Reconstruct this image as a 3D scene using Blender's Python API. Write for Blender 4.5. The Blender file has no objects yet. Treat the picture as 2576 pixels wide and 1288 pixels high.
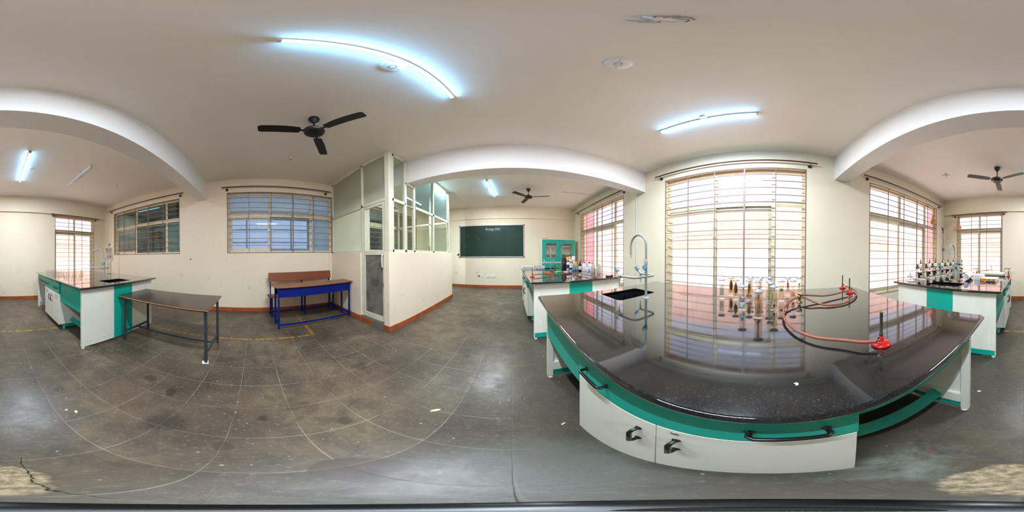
import bpy, bmesh, math, random
from mathutils import Vector, Matrix
random.seed(7)
PI = math.pi
sc = bpy.context.scene
COL = sc.collection

# ------------------------------------------------------------------ camera
cam_d = bpy.data.cameras.new('camera')
cam = bpy.data.objects.new('camera', cam_d)
COL.objects.link(cam)
sc.camera = cam
cam_d.type = 'PANO'
try:
    cam_d.panorama_type = 'EQUIRECTANGULAR'
except Exception:
    pass
try:
    cam_d.cycles.panorama_type = 'EQUIRECTANGULAR'
except Exception:
    pass
cam_d.clip_start = 0.02
_M = (Matrix.Rotation(math.radians(-0.282), 3, 'Z') @ Matrix.Rotation(math.radians(-0.4616), 3, 'X')
      @ Matrix.Rotation(math.radians(0.2064), 3, 'Y'))
_cx, _cu, _cb = _M @ Vector((1, 0, 0)), _M @ Vector((0, 0, 1)), -(_M @ Vector((0, 1, 0)))
cam.matrix_world = Matrix(((_cx.x, _cu.x, _cb.x, 0), (_cx.y, _cu.y, _cb.y, 0), (_cx.z, _cu.z, _cb.z, 1.3), (0, 0, 0, 1)))

# ------------------------------------------------------------------ colour management, world, sun
vs = sc.view_settings
vs.view_transform = 'Standard'
vs.look = 'None'
vs.gamma = 1.0
vs.use_curve_mapping = False
vs.exposure = 0.40
sc.cycles.use_denoising = True
sc.cycles.max_bounces = 10
sc.cycles.diffuse_bounces = 5
sc.cycles.glossy_bounces = 4
sc.cycles.transparent_max_bounces = 24
sc.cycles.transmission_bounces = 8
sc.cycles.sample_clamp_indirect = 6.0
sc.cycles.caustics_reflective = False
sc.cycles.caustics_refractive = False

world = bpy.data.worlds.new('sky')
sc.world = world
world.use_nodes = True
wn = world.node_tree
wn.nodes.clear()
w_out = wn.nodes.new('ShaderNodeOutputWorld')
w_bg = wn.nodes.new('ShaderNodeBackground')
w_tc = wn.nodes.new('ShaderNodeTexCoord')
w_no = wn.nodes.new('ShaderNodeTexNoise'); w_no.inputs['Scale'].default_value = 3.0; w_no.inputs['Detail'].default_value = 5
w_rp = wn.nodes.new('ShaderNodeValToRGB')
w_rp.color_ramp.elements[0].color = (0.78, 0.82, 1.0, 1)
w_rp.color_ramp.elements[1].color = (0.98, 0.91, 0.97, 1)
w_rp.color_ramp.elements[0].position = 0.35
w_rp.color_ramp.elements[1].position = 0.6
wn.links.new(w_tc.outputs['Generated'], w_no.inputs['Vector'])
wn.links.new(w_no.outputs[0], w_rp.inputs[0])
wn.links.new(w_rp.outputs[0], w_bg.inputs[0])
w_bg.inputs[1].default_value = 1.12
wn.links.new(w_bg.outputs[0], w_out.inputs[0])

sun_d = bpy.data.lights.new('sun', 'SUN')
sun_d.energy = 10.8
sun_d.angle = math.radians(3)
sun_d.color = (1.0, 0.96, 0.94)
sun = bpy.data.objects.new('sun', sun_d)
COL.objects.link(sun)
sun.rotation_euler = Vector((0.08, -0.055, -1.0)).to_track_quat('-Z', 'Y').to_euler()
sun.location = (-6, 4, 9)
TUBE_POWER = 38.0
TUBE_DOWN = 70.0
TUBE_COLOR = (0.80, 0.91, 1.0)
TUBE_GLOW = (0.22, 0.58, 1.0)

# ------------------------------------------------------------------ helpers
def lin(c):
    return tuple(((v / 255) / 12.92 if v / 255 <= 0.04045 else ((v / 255 + 0.055) / 1.055) ** 2.4) for v in c) + (1.0,)

class NT:
    """small node graph helper"""
    def __init__(s, name):
        s.m = bpy.data.materials.new(name); s.m.use_nodes = True
        s.t = s.m.node_tree; s.t.nodes.clear()
        s.out = s.n('ShaderNodeOutputMaterial')
    def n(s, kind, **kw):
        nd = s.t.nodes.new(kind)
        for k, v in kw.items(): setattr(nd, k, v)
        return nd
    def l(s, a, b): s.t.links.new(a, b)
    def val(s, x, sock):
        if isinstance(x, (int, float)): sock.default_value = x
        elif isinstance(x, tuple): sock.default_value = x if len(x) == len(sock.default_value) else x[:len(sock.default_value)]
        else: s.l(x, sock)
    def math(s, op, a, b=0.0, c=0.0, clamp=False):
        nd = s.n('ShaderNodeMath', operation=op, use_clamp=clamp)
        s.val(a, nd.inputs[0]); s.val(b, nd.inputs[1]); s.val(c, nd.inputs[2])
        return nd.outputs[0]
    def mix(s, f, a, b, mode='MIX'):
        nd = s.n('ShaderNodeMix', data_type='RGBA', blend_type=mode)
        s.val(f, nd.inputs[0]); s.val(a, nd.inputs[6]); s.val(b, nd.inputs[7])
        return nd.outputs[2]
    def noise(s, scale, detail=4, rough=0.5, vec=None, dist=0.0):
        nd = s.n('ShaderNodeTexNoise'); nd.inputs['Scale'].default_value = scale
        nd.inputs['Detail'].default_value = detail; nd.inputs['Roughness'].default_value = rough
        nd.inputs['Distortion'].default_value = dist
        if vec is not None: s.l(vec, nd.inputs['Vector'])
        return nd.outputs[0]
    def ramp(s, f, stops):
        nd = s.n('ShaderNodeValToRGB'); r = nd.color_ramp
        while len(r.elements) < len(stops): r.elements.new(0.5)
        for e, (p, c) in zip(r.elements, stops):
            e.position = p; e.color = c if isinstance(c, tuple) else (c, c, c, 1)
        s.val(f, nd.inputs[0]); return nd.outputs[0]
    def smooth(s, x, a, b, to0=0.0, to1=1.0):
        nd = s.n('ShaderNodeMapRange', interpolation_type='SMOOTHSTEP')
        s.val(x, nd.inputs[0]); s.val(a, nd.inputs[1]); s.val(b, nd.inputs[2]); s.val(to0, nd.inputs[3]); s.val(to1, nd.inputs[4])
        return nd.outputs[0]
    def pos(s, obj=True):
        if obj: return s.n('ShaderNodeTexCoord').outputs['Object']
        return s.n('ShaderNodeNewGeometry').outputs['Position']
    def xyz(s, v):
        nd = s.n('ShaderNodeSeparateXYZ'); s.l(v, nd.inputs[0]); return nd.outputs
    def bsdf(s, color, rough=0.5, metal=0.0, ior=1.5, bump=None, bstr=0.2, bdist=0.01, **kw):
        nd = s.n('ShaderNodeBsdfPrincipled')
        s.val(color, nd.inputs['Base Color']); s.val(rough, nd.inputs['Roughness']); s.val(metal, nd.inputs['Metallic'])
        nd.inputs['IOR'].default_value = ior
        for k, v in kw.items(): s.val(v, nd.inputs[k.replace('_', ' ')])
        if bump is not None:
            b = s.n('ShaderNodeBump'); b.inputs['Strength'].default_value = bstr; b.inputs['Distance'].default_value = bdist
            s.l(bump, b.inputs['Height']); s.l(b.outputs[0], nd.inputs['Normal'])
        return nd.outputs[0]
    def done(s, sh): s.l(sh, s.out.inputs[0]); return s.m

MATS = {}
def mat(name, rgb, rough=0.5, metal=0.0, var=0.06, scale=14, bump=0.0, ior=1.5, **kw):
    """plain surface with a slight procedural mottling"""
    if name in MATS: return MATS[name]
    t = NT(name); c = lin(rgb)
    f = t.noise(scale, 5, 0.6, t.pos())
    dark = tuple(max(0, v * (1 - var * 2)) for v in c[:3]) + (1,)
    lite = tuple(min(1, v * (1 + var)) for v in c[:3]) + (1,)
    col = t.mix(t.ramp(f, [(0.3, 0.0), (0.7, 1.0)]), dark, lite)
    bm = t.noise(scale * 6, 3, 0.5, t.pos()) if bump else None
    MATS[name] = t.done(t.bsdf(col, rough, metal, ior, bump=bm, bstr=bump, bdist=0.004, **kw))
    return MATS[name]

def glass(name, tint=(235, 242, 240), refl_ior=1.5, rough=0.0, frost=0.0, frost_rgb=(180, 190, 190)):
    if name in MATS: return MATS[name]
    t = NT(name)
    tr = t.n('ShaderNodeBsdfTransparent'); tr.inputs[0].default_value = lin(tint)
    gl = t.n('ShaderNodeBsdfGlossy'); gl.inputs[0].default_value = (1, 1, 1, 1); gl.inputs['Roughness'].default_value = rough
    base = tr.outputs[0]
    if frost > 0:
        df = t.n('ShaderNodeBsdfDiffuse'); tl = t.n('ShaderNodeBsdfTranslucent')
        nz = t.noise(2.2, 5, 0.6, t.pos())
        c = t.mix(nz, lin(frost_rgb), tuple(v * 0.8 for v in lin(frost_rgb)[:3]) + (1,))
        t.l(c, df.inputs[0]); t.l(c, tl.inputs[0])
        m0 = t.n('ShaderNodeMixShader'); m0.inputs[0].default_value = 0.5
        t.l(df.outputs[0], m0.inputs[1]); t.l(tl.outputs[0], m0.inputs[2])
        m1 = t.n('ShaderNodeMixShader'); m1.inputs[0].default_value = frost
        t.l(tr.outputs[0], m1.inputs[1]); t.l(m0.outputs[0], m1.inputs[2]); base = m1.outputs[0]
    ge = t.n('ShaderNodeNewGeometry'); dp = t.n('ShaderNodeVectorMath', operation='DOT_PRODUCT')
    t.l(ge.outputs['Normal'], dp.inputs[0]); t.l(ge.outputs['Incoming'], dp.inputs[1])
    r0 = ((refl_ior - 1) / (refl_ior + 1)) ** 2          # Schlick, the same from either side of the thin pane
    k = t.math('POWER', t.math('SUBTRACT', 1.0, t.math('ABSOLUTE', dp.outputs['Value']), clamp=True), 5.0)
    fr = t.math('ADD', t.math('MULTIPLY', k, 1 - r0), r0)
    mx = t.n('ShaderNodeMixShader')
    t.l(fr, mx.inputs[0]); t.l(base, mx.inputs[1]); t.l(gl.outputs[0], mx.inputs[2])
    MATS[name] = t.done(mx.outputs[0]); return MATS[name]

class MB:
    """collects shapes and links them as one mesh object"""
    def __init__(s): s.v = []; s.f = []; s.sm = []
    def add(s, vs, fs, smooth=False):
        o = len(s.v); s.v += [tuple(p) for p in vs]
        s.f += [tuple(i + o for i in f) for f in fs]; s.sm += [smooth] * len(fs); return s
    def box(s, x0, x1, y0, y1, z0, z1, M=None):
        x0, x1 = sorted((x0, x1)); y0, y1 = sorted((y0, y1)); z0, z1 = sorted((z0, z1))
        p = [(x0, y0, z0), (x1, y0, z0), (x1, y1, z0), (x0, y1, z0), (x0, y0, z1), (x1, y0, z1), (x1, y1, z1), (x0, y1, z1)]
        if M is not None: p = [tuple(M @ Vector(q)) for q in p]
        return s.add(p, [(0, 3, 2, 1), (4, 5, 6, 7), (0, 1, 5, 4), (1, 2, 6, 5), (2, 3, 7, 6), (3, 0, 4, 7)])
    def prism(s, poly, a0, a1, ax='z', M=None):
        """extrude a 2-D outline (counter-clockwise) along an axis"""
        n = len(poly)
        mk = {'z': lambda p, a: (p[0], p[1], a), 'y': lambda p, a: (p[0], a, p[1]), 'x': lambda p, a: (a, p[0], p[1])}[ax]
        vs = [mk(p, a0) for p in poly] + [mk(p, a1) for p in poly]
        if M is not None: vs = [tuple(M @ Vector(q)) for q in vs]
        fs = [tuple(reversed(range(n))), tuple(range(n, 2 * n))] + [(i, (i + 1) % n, (i + 1) % n + n, i + n) for i in range(n)]
        return s.add(vs, fs)
    def tube(s, pts, r, n=10, closed=False, caps=True, flat=1.0):
        pts = [Vector(p) for p in pts]; m = len(pts)
        rr = r if isinstance(r, (list, tuple)) else [r] * m
        vs = []; fs = []
        up = None
        for i, p in enumerate(pts):
            a = pts[(i - 1) % m] if (closed or i > 0) else p
            b = pts[(i + 1) % m] if (closed or i < m - 1) else p
            d = (b - a)
            if d.length < 1e-9: d = Vector((0, 0, 1))
            d.normalize()
            if up is None:
                up = Vector((0, 0, 1)) if abs(d.z) < 0.9 else Vector((1, 0, 0))
            u = (up - d * up.dot(d))
            if u.length < 1e-6: u = d.orthogonal()
            u.normalize(); w = d.cross(u); up = u
            for k in range(n):
                t = 2 * PI * k / n
                vs.append(p + (u * math.cos(t) * flat + w * math.sin(t)) * rr[i])
        for i in range(m if closed else m - 1):
            j = (i + 1) % m
            for k in range(n):
                k2 = (k + 1) % n
                fs.append((i * n + k, i * n + k2, j * n + k2, j * n + k))
        s.add(vs, fs, True)
        if caps and not closed:
            s.add(vs[:n], [tuple(reversed(range(n)))]); s.add(vs[-n:], [tuple(range(n))])
        return s
    def cyl(s, p0, p1, r, r1=None, n=16): return s.tube([p0, p1], [r, r if r1 is None else r1], n)
    def lathe(s, prof, c=(0, 0, 0), n=20, M=None, caps=True, arc=1.0):
        vs = []; m = len(prof)
        for (r, z) in prof:
            for k in range(n):
                t = 2 * PI * k / n
                vs.append(Vector((r * math.cos(t), r * math.sin(t), z)))
        if M is not None: vs = [M @ v for v in vs]
        vs = [v + Vector(c) for v in vs]
        fs = [(i * n + k, i * n + (k + 1) % n, (i + 1) * n + (k + 1) % n, (i + 1) * n + k) for i in range(m - 1) for k in range(n)]
        s.add(vs, fs, True)
        if caps:
            if prof[0][0] > 1e-5: s.add(vs[:n], [tuple(reversed(range(n)))])
            if prof[-1][0] > 1e-5: s.add(vs[-n:], [tuple(range(n))])
        return s
    def ball(s, c, r, n=14, sq=(1, 1, 1), M=None):
        m = max(5, n // 2); prof = [(max(1e-4, r * math.sin(PI * i / m)), -r * math.cos(PI * i / m)) for i in range(m + 1)]
        S = Matrix.Diagonal(Vector(sq))
        if M is not None: S = M.to_3x3() @ S
        return s.lathe(prof, c, n, M=S, caps=False)
    def build(s, name, m, parent=None, bevel=0.0, seg=2, label=None):
        me = bpy.data.meshes.new(name); me.from_pydata(s.v, [], s.f)
        bm = bmesh.new(); bm.from_mesh(me)
        for f, k in zip(bm.faces, s.sm): f.smooth = k
        if bevel > 0:
            bmesh.ops.recalc_face_normals(bm, faces=bm.faces)
            eds = [e for e in bm.edges if len(e.link_faces) == 2 and e.calc_face_angle(0) > 0.9]
            r_ = bmesh.ops.bevel(bm, geom=eds, offset=bevel, segments=seg, affect='EDGES', profile=0.6)
            for f in r_['faces']: f.smooth = True
        bmesh.ops.recalc_face_normals(bm, faces=bm.faces)
        bm.to_mesh(me); bm.free()
        o = bpy.data.objects.new(name, me); COL.objects.link(o)
        me.materials.append(m)
        if parent is not None: o.parent = parent
        if label: o['label'] = label
        return o

def tag(o, label, cat, group=None):
    o['label'] = label; o['category'] = cat
    if group: o['group'] = group
    return o
def thing(name, label, cat, loc=(0, 0, 0), rz=0.0, group=None):
    o = bpy.data.objects.new(name, None); COL.objects.link(o)
    o.empty_display_size = 0.05
    o.location = loc; o.rotation_euler = (0, 0, rz)
    return tag(o, label, cat, group)
def struct(o): o['kind'] = 'structure'; return o
def sroot(name):
    o = bpy.data.objects.new(name, None); COL.objects.link(o); o['kind'] = 'structure'; return o
CH = {}
def kids(o): return [c for c in bpy.data.objects if c.parent == o]
def copy_tree(root, loc, rz=None, label=None, group=None):
    r = root.copy(); COL.objects.link(r); r.location = loc
    if rz is not None: r.rotation_euler = (0, 0, rz)
    if label: r['label'] = label
    if group: r['group'] = group
    for ch in kids(root):
        c = ch.copy(); COL.objects.link(c); c.parent = r
        for g in kids(ch):
            d = g.copy(); COL.objects.link(d); d.parent = c
    return r
def arc(c, r, a0, a1, n, plane='xz'):
    out = []
    for i in range(n + 1):
        a = math.radians(a0 + (a1 - a0) * i / n); u, v = r * math.cos(a), r * math.sin(a)
        out.append({'xz': (c[0] + u, c[1], c[2] + v), 'yz': (c[0], c[1] + u, c[2] + v), 'xy': (c[0] + u, c[1] + v, c[2])}[plane])
    return out
def bez(pts, k=8):
    """smooth curve through points (Catmull-Rom)"""
    P = [Vector(p) for p in pts]; P = [P[0] * 2 - P[1]] + P + [P[-1] * 2 - P[-2]]; out = []
    for i in range(1, len(P) - 2):
        for j in range(k):
            t = j / k
            out.append(0.5 * ((2 * P[i]) + (-P[i - 1] + P[i + 1]) * t + (2 * P[i - 1] - 5 * P[i] + 4 * P[i + 1] - P[i + 2]) * t * t
                              + (-P[i - 1] + 3 * P[i] - 3 * P[i + 1] + P[i + 2]) * t ** 3))
    out.append(P[-2]); return out

# ------------------------------------------------------------------ materials
def wall_paint(name, rgb, dirty=1.0):
    t = NT(name); P = t.pos(False); c = lin(rgb)
    n1 = t.noise(0.9, 5, 0.6, P); n2 = t.noise(4.0, 6, 0.65, P); n3 = t.noise(16, 4, 0.6, P)
    z = t.xyz(P)[2]
    col = t.mix(t.ramp(n1, [(0.35, 0.0), (0.7, 1.0)]), tuple(v * 0.93 for v in c[:3]) + (1,), c)
    spots = t.math('MULTIPLY', t.ramp(n2, [(0.60, 0.0), (0.72, 1.0)]), t.smooth(z, 1.25, 0.5))
    col = t.mix(t.math('MULTIPLY', spots, 0.30 * dirty), col, lin((120, 105, 85)))
    specks = t.ramp(t.noise(38, 2, 0.4, P), [(0.745, 0.0), (0.77, 1.0)])
    col = t.mix(t.math('MULTIPLY', specks, 0.5 * dirty), col, lin((110, 90, 70)))
    return t.done(t.bsdf(col, 0.62, bump=t.math('ADD', n3, t.noise(70, 3, 0.5, P)), bstr=0.08, bdist=0.006))
M_WALL = wall_paint('cream_wall_paint', (244, 230, 204))
M_CEIL = wall_paint('ceiling_paint', (246, 238, 228), 0.2)
M_BEAM = wall_paint('beam_paint', (248, 244, 242), 0.2)

def floor_material():
    t = NT('worn_cement_tile_floor'); P = t.pos(False); X, Y, Z = t.xyz(P)
    big = t.noise(1.1, 6, 0.62, P); mid = t.noise(5.5, 7, 0.7, P, 0.6); fine = t.noise(38, 5, 0.7, P)
    col = t.ramp(big, [(0.30, lin((62, 54, 45))), (0.46, lin((90, 78, 65))), (0.60, lin((112, 98, 80))), (0.76, lin((84, 80, 68)))])
    col = t.mix(t.ramp(mid, [(0.42, 0.0), (0.72, 0.9)]), col, lin((70, 61, 52)))
    col = t.mix(t.math('MULTIPLY', t.ramp(fine, [(0.55, 0.0), (0.75, 1.0)]), 0.35), col, lin((165, 158, 146)))
    # darker greenish floor around and behind the benches
    g = t.math('MULTIPLY', t.smooth(X, -0.2, 0.35), t.ramp(t.noise(2.2, 4, 0.6, P), [(0.35, 0.3), (0.6, 1.0)]))
    col = t.mix(t.math('MULTIPLY', g, 0.7), col, lin((50, 54, 47)))
    # joints between the tiles
    def joint(v, off, step, w):
        a = t.math('ADD', t.math('DIVIDE', t.math('SUBTRACT', v, off), step), 0.5)
        f = t.math('ABSOLUTE', t.math('SUBTRACT', t.math('FRACT', a), 0.5))
        return t.smooth(t.math('MULTIPLY', f, step), w, w * 0.4)
    wob = t.math('MULTIPLY', t.math('SUBTRACT', t.noise(3, 2, 0.5, P), 0.5), 0.012)
    jx = joint(t.math('ADD', X, wob), 0.0, 0.32, 0.0036); jy = joint(t.math('ADD', Y, wob), -0.44, 0.316, 0.0036)
    j = t.math('MAXIMUM', jx, jy)
    vis = t.ramp(t.noise(1.7, 3, 0.6, P), [(0.38, 0.04), (0.66, 0.62)])
    dens = t.smooth(t.math('ABSOLUTE', Y), 2.6, 1.7)
    jj = t.math('MULTIPLY', t.math('MULTIPLY', j, vis), t.math('ADD', t.math('MULTIPLY', dens, 0.8), 0.2))
    jc = t.mix(t.smooth(X, -0.2, 0.1), lin((168, 158, 140)), lin((58, 60, 54)))
    col = t.mix(jj, col, jc)
    # dark oily spots
    vor = t.n('ShaderNodeTexVoronoi'); vor.inputs['Scale'].default_value = 2.1
    t.l(P, vor.inputs['Vector'])
    spot = t.smooth(t.math('ADD', vor.outputs['Distance'], t.math('MULTIPLY', t.noise(22, 4, 0.7, P), 0.16)), 0.19, 0.11)
    col = t.mix(t.math('MULTIPLY', spot, 0.7), col, lin((44, 38, 33)))
    # bits of plaster, pale specks
    bits = t.ramp(t.noise(30, 1, 0.3, P), [(0.775, 0.0), (0.785, 1.0)])
    col = t.mix(t.math('MULTIPLY', bits, 0.5), col, lin((205, 196, 172)))
    def blob(cx, cy, r, warp, soft=0.25, stretch=1.0):
        dx = t.math('SUBTRACT', X, cx); dy = t.math('MULTIPLY', t.math('SUBTRACT', Y, cy), stretch)
        d = t.math('SQRT', t.math('ADD', t.math('MULTIPLY', dx, dx), t.math('MULTIPLY', dy, dy)))
        d = t.math('ADD', d, t.math('MULTIPLY', t.math('SUBTRACT', t.noise(7, 5, 0.65, P), 0.5), warp))
        return t.smooth(d, r, r * (1 - soft))
    col = t.mix(t.math('MULTIPLY', blob(0.05, 0.35, 0.36, 0.35, 0.6), 0.35), col, lin((116, 122, 116)))  # pale sheen of the tiles painted into the floor colour
    col = t.mix(t.math('MULTIPLY', blob(-0.28, 0.20, 0.12, 0.12, 0.12), 0.9), col, lin((78, 62, 52)))
    col = t.mix(t.math('MULTIPLY', blob(0.02, -0.27, 0.105, 0.12, 0.2, 0.75), 0.85), col, t.mix(t.ramp(fine, [(0.4, 0.0), (0.6, 1.0)]), lin((128, 108, 84)), lin((196, 176, 142))))
    col = t.mix(t.math('MULTIPLY', blob(0.26, -0.30, 0.17, 0.3, 0.7, 0.7), t.ramp(mid, [(0.35, 0.75), (0.6, 0.1)])), col, lin((140, 150, 138)))
    col = t.mix(t.math('MULTIPLY', blob(-0.55, -0.12, 0.045, 0.03, 0.2), 0.7), col, lin((70, 62, 55)))
    col = t.mix(t.math('MULTIPLY', blob(-0.45, 1.28, 0.075, 0.05, 0.2), 0.6), col, lin((74, 68, 58)))
    for (bx, by, br, bw, ba) in ((-.69, -.44, .12, .22, .45), (-.70, .42, .05, .08, .5), (-.98, .22, .10, .2, .35), (-1.13, -.85, .07, .1, .5), (-.50, 1.75, .05, .06, .4), (-.10, 2.05, .07, .05, .35), (-1.3, .95, .10, .16, .4), (-1.05, -.6, .05, .08, .5)):
        col = t.mix(t.math('MULTIPLY', blob(bx, by, br, bw, 0.4), ba), col, lin((44, 38, 33)))
    # crack
    cr = t.math('ABSOLUTE', t.math('ADD', t.math('SUBTRACT', X, -0.07), t.math('MULTIPLY', t.math('SUBTRACT', t.noise(6, 4, 0.6, P), 0.5), 0.10)))
    crm = t.math('MULTIPLY', t.smooth(cr, 0.0028, 0.0008), t.math('MULTIPLY', t.smooth(Y, -0.47, -0.44), t.smooth(Y, -0.08, -0.12)))
    col = t.mix(crm, col, lin((30, 26, 22)))
    # worn yellow floor lines
    wear = t.ramp(t.noise(9, 5, 0.75, P), [(0.44, 0.0), (0.56, 1.0)])
    def strip(a, b0, b1, v, w, along):
        m = t.smooth(t.math('ABSOLUTE', t.math('SUBTRACT', v, a)), w, w * 0.8)
        return t.math('MULTIPLY', m, t.math('MULTIPLY', t.smooth(along, b0 - 0.01, b0), t.smooth(along, b1 + 0.01, b1)))
    y1 = t.math('MAXIMUM', strip(-2.66, -1.0, 1.4, Y, 0.024, X), strip(-2.34, -2.6, 0.86, X, 0.028, Y))
    y1 = t.math('MAXIMUM', y1, strip(0.865, -3.45, -2.32, Y, 0.026, X))
    col = t.mix(t.math('MULTIPLY', t.math('MULTIPLY', y1, wear), 0.85), col, lin((184, 128, 26)))
    rough = t.math('ADD', t.math('MULTIPLY', t.ramp(mid, [(0.3, 0.0), (0.8, 1.0)]), 0.18), 0.27)
    bmp = t.math('ADD', t.math('MULTIPLY', fine, 0.4), t.math('SUBTRACT', mid, t.math('MULTIPLY', j, 0.8)))
    return t.done(t.bsdf(col, rough, ior=1.42, bump=bmp, bstr=0.14, bdist=0.006))
M_FLOOR = floor_material()

def granite():
    t = NT('black_polished_granite'); P = t.pos()
    sp = t.noise(230, 2, 0.6, P); sp2 = t.noise(120, 2, 0.6, P); cl = t.noise(3.2, 6, 0.68, P, 0.4)
    col = t.mix(t.ramp(sp, [(0.56, 0.0), (0.72, 1.0)]), lin((12, 13, 15)), lin((44, 44, 46)))
    col = t.mix(t.math('MULTIPLY', t.ramp(sp2, [(0.60, 0.0), (0.80, 1.0)]), 0.22), col, lin((96, 94, 90)))
    dust = t.ramp(cl, [(0.38, 0.0), (0.66, 1.0)])
    col = t.mix(t.math('MULTIPLY', dust, 0.10), col, lin((96, 92, 88)))
    chips = t.ramp(t.noise(75, 1, 0.2, P), [(0.86, 0.0), (0.87, 1.0)])
    col = t.mix(t.math('MULTIPLY', chips, 0.3), col, lin((220, 220, 216)))
    rough = t.math('ADD', t.math('MULTIPLY', dust, 0.055), 0.035)
    # polished stone: dark looking down on it, mirror-like towards grazing angles
    ge = t.n('ShaderNodeNewGeometry'); dp = t.n('ShaderNodeVectorMath', operation='DOT_PRODUCT')
    t.l(ge.outputs['Normal'], dp.inputs[0]); t.l(ge.outputs['Incoming'], dp.inputs[1])
    k = t.math('POWER', t.math('SUBTRACT', 1.0, t.math('ABSOLUTE', dp.outputs['Value']), clamp=True), 2.25)
    f = t.math('ADD', t.math('MULTIPLY', k, 0.92), 0.03, clamp=True)
    df = t.n('ShaderNodeBsdfDiffuse'); gl = t.n('ShaderNodeBsdfGlossy'); t.l(col, df.inputs[0]); gl.inputs[0].default_value = (1, 1, 1, 1)
    t.l(rough, gl.inputs['Roughness'])
    mx = t.n('ShaderNodeMixShader'); t.l(f, mx.inputs[0]); t.l(df.outputs[0], mx.inputs[1]); t.l(gl.outputs[0], mx.inputs[2])
    return t.done(mx.outputs[0])
M_GRAN = granite()

M_TEAL = mat('teal_laminate', (0, 166, 146), 0.38, var=0.04, scale=3)
M_WHITE = mat('white_laminate', (236, 233, 220), 0.42, var=0.03, scale=4)
M_EDGE = mat('white_frame_paint', (214, 218, 206), 0.5, var=0.06, scale=8)
M_BLACKPL = mat('black_plastic', (18, 18, 20), 0.28, var=0.1)
M_KNEE_SHADE = mat('knee_shade_dark', (22, 26, 34), 0.6)  # near-black colour carrying the shade of the bench knee spaces
M_BRASS = mat('tarnished_brass', (150, 118, 78), 0.35, 0.9)
M_STEEL = mat('brushed_steel', (180, 180, 178), 0.3, 0.9)
M_FOOT = mat('pale_foot_plastic', (226, 222, 208), 0.4)
M_BASE = mat('terracotta_skirting', (176, 88, 42), 0.5, var=0.18, scale=6, bump=0.15)
M_ALU = mat('cream_aluminium', (226, 214, 182), 0.38, var=0.05, scale=5)
M_ALU2 = mat('ivory_partition_frame', (228, 222, 200), 0.4, var=0.04, scale=5)
M_GRILL = mat('pinkish_grille_paint', (138, 118, 118), 0.5, var=0.08, scale=20)
M_REVEAL = mat('peach_reveal_plaster', (240, 214, 178), 0.7)
M_ROD = mat('brown_curtain_rod', (88, 46, 36), 0.3, 0.2)
M_ROD2 = mat('dark_bracket', (60, 26, 18), 0.25)
M_TAP = mat('grey_epoxy_pipe', (156, 158, 152), 0.45, var=0.04)
M_TAPD = mat('grey_knob', (120, 132, 138), 0.4)
M_BLUECAP = mat('blue_tap_cap', (70, 172, 220), 0.35)
M_SINK = mat('black_sink', (24, 27, 36), 0.3, var=0.35, scale=9)
M_RED = mat('red_enamel', (190, 10, 14), 0.25)
M_RED2 = mat('rusty_red_enamel', (138, 52, 38), 0.45, var=0.15)
M_TUBE = mat('brown_rubber_tube', (136, 70, 48), 0.5, var=0.12, scale=20)
M_METAL = mat('dull_barrel_metal', (88, 88, 76), 0.4, 0.7, var=0.2, scale=30)
M_CHROME = mat('chrome', (170, 168, 160), 0.18, 1.0)
M_FAN = mat('dark_brown_fan_enamel', (18, 8, 9), 0.45)
M_FANG = mat('brown_grey_fan_enamel', (38, 28, 26), 0.35)
M_WOODT = None
def wood(name, a, b, scale=1.0, rough=0.4, axis=1):
    if name in MATS: return MATS[name]
    t = NT(name); P = t.pos()
    mp = t.n('ShaderNodeMapping'); t.l(P, mp.inputs[0])
    sc3 = [60 * scale, 60 * scale, 60 * scale]; sc3[axis] = 3.0 * scale; mp.inputs['Scale'].default_value = sc3
    f = t.noise(1.0, 6, 0.65, mp.outputs[0], 1.2)
    col = t.mix(t.ramp(f, [(0.3, 0.0), (0.7, 1.0)]), lin(a), lin(b))
    MATS[name] = t.done(t.bsdf(col, rough)); return MATS[name]
M_BENCHW = wood('reddish_laminated_wood', (110, 54, 32), (156, 84, 54))
M_DESKW = wood('brown_laminated_wood', (120, 72, 46), (158, 102, 70))
M_BLUE = mat('blue_hammered_steel', (2, 26, 112), 0.6, var=0.1, scale=60, bump=0.2, ior=1.3)
M_TTOP = mat('dark_brown_laminate', (62, 50, 44), 0.22, var=0.1, scale=9)
M_TEDGE = mat('raw_plywood_edge', (172, 122, 82), 0.6, var=0.15, scale=20)
M_TLEG = mat('grey_black_steel', (52, 58, 62), 0.45, var=0.1)
M_WPLASTIC = mat('white_plastic', (232, 230, 226), 0.35, var=0.02)
M_SPEC_GLASS = glass('jar_glass', (252, 253, 252), 1.38)
M_CLEAR = glass('beaker_glass', (252, 253, 252), 1.45)

# ------------------------------------------------------------------ room shell
H = 3.23
XL, XR, YB, YF = -3.725, 2.597, -4.94, 6.33
WT = 0.2
struct(MB().box(-7.0, XR + WT, YB - WT, YF + WT, -0.12, 0).build('floor', M_FLOOR))
struct(MB().box(-7.0, XR + WT, YB - WT, YF + WT, H, H + 0.17).build('ceiling', M_CEIL))

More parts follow.
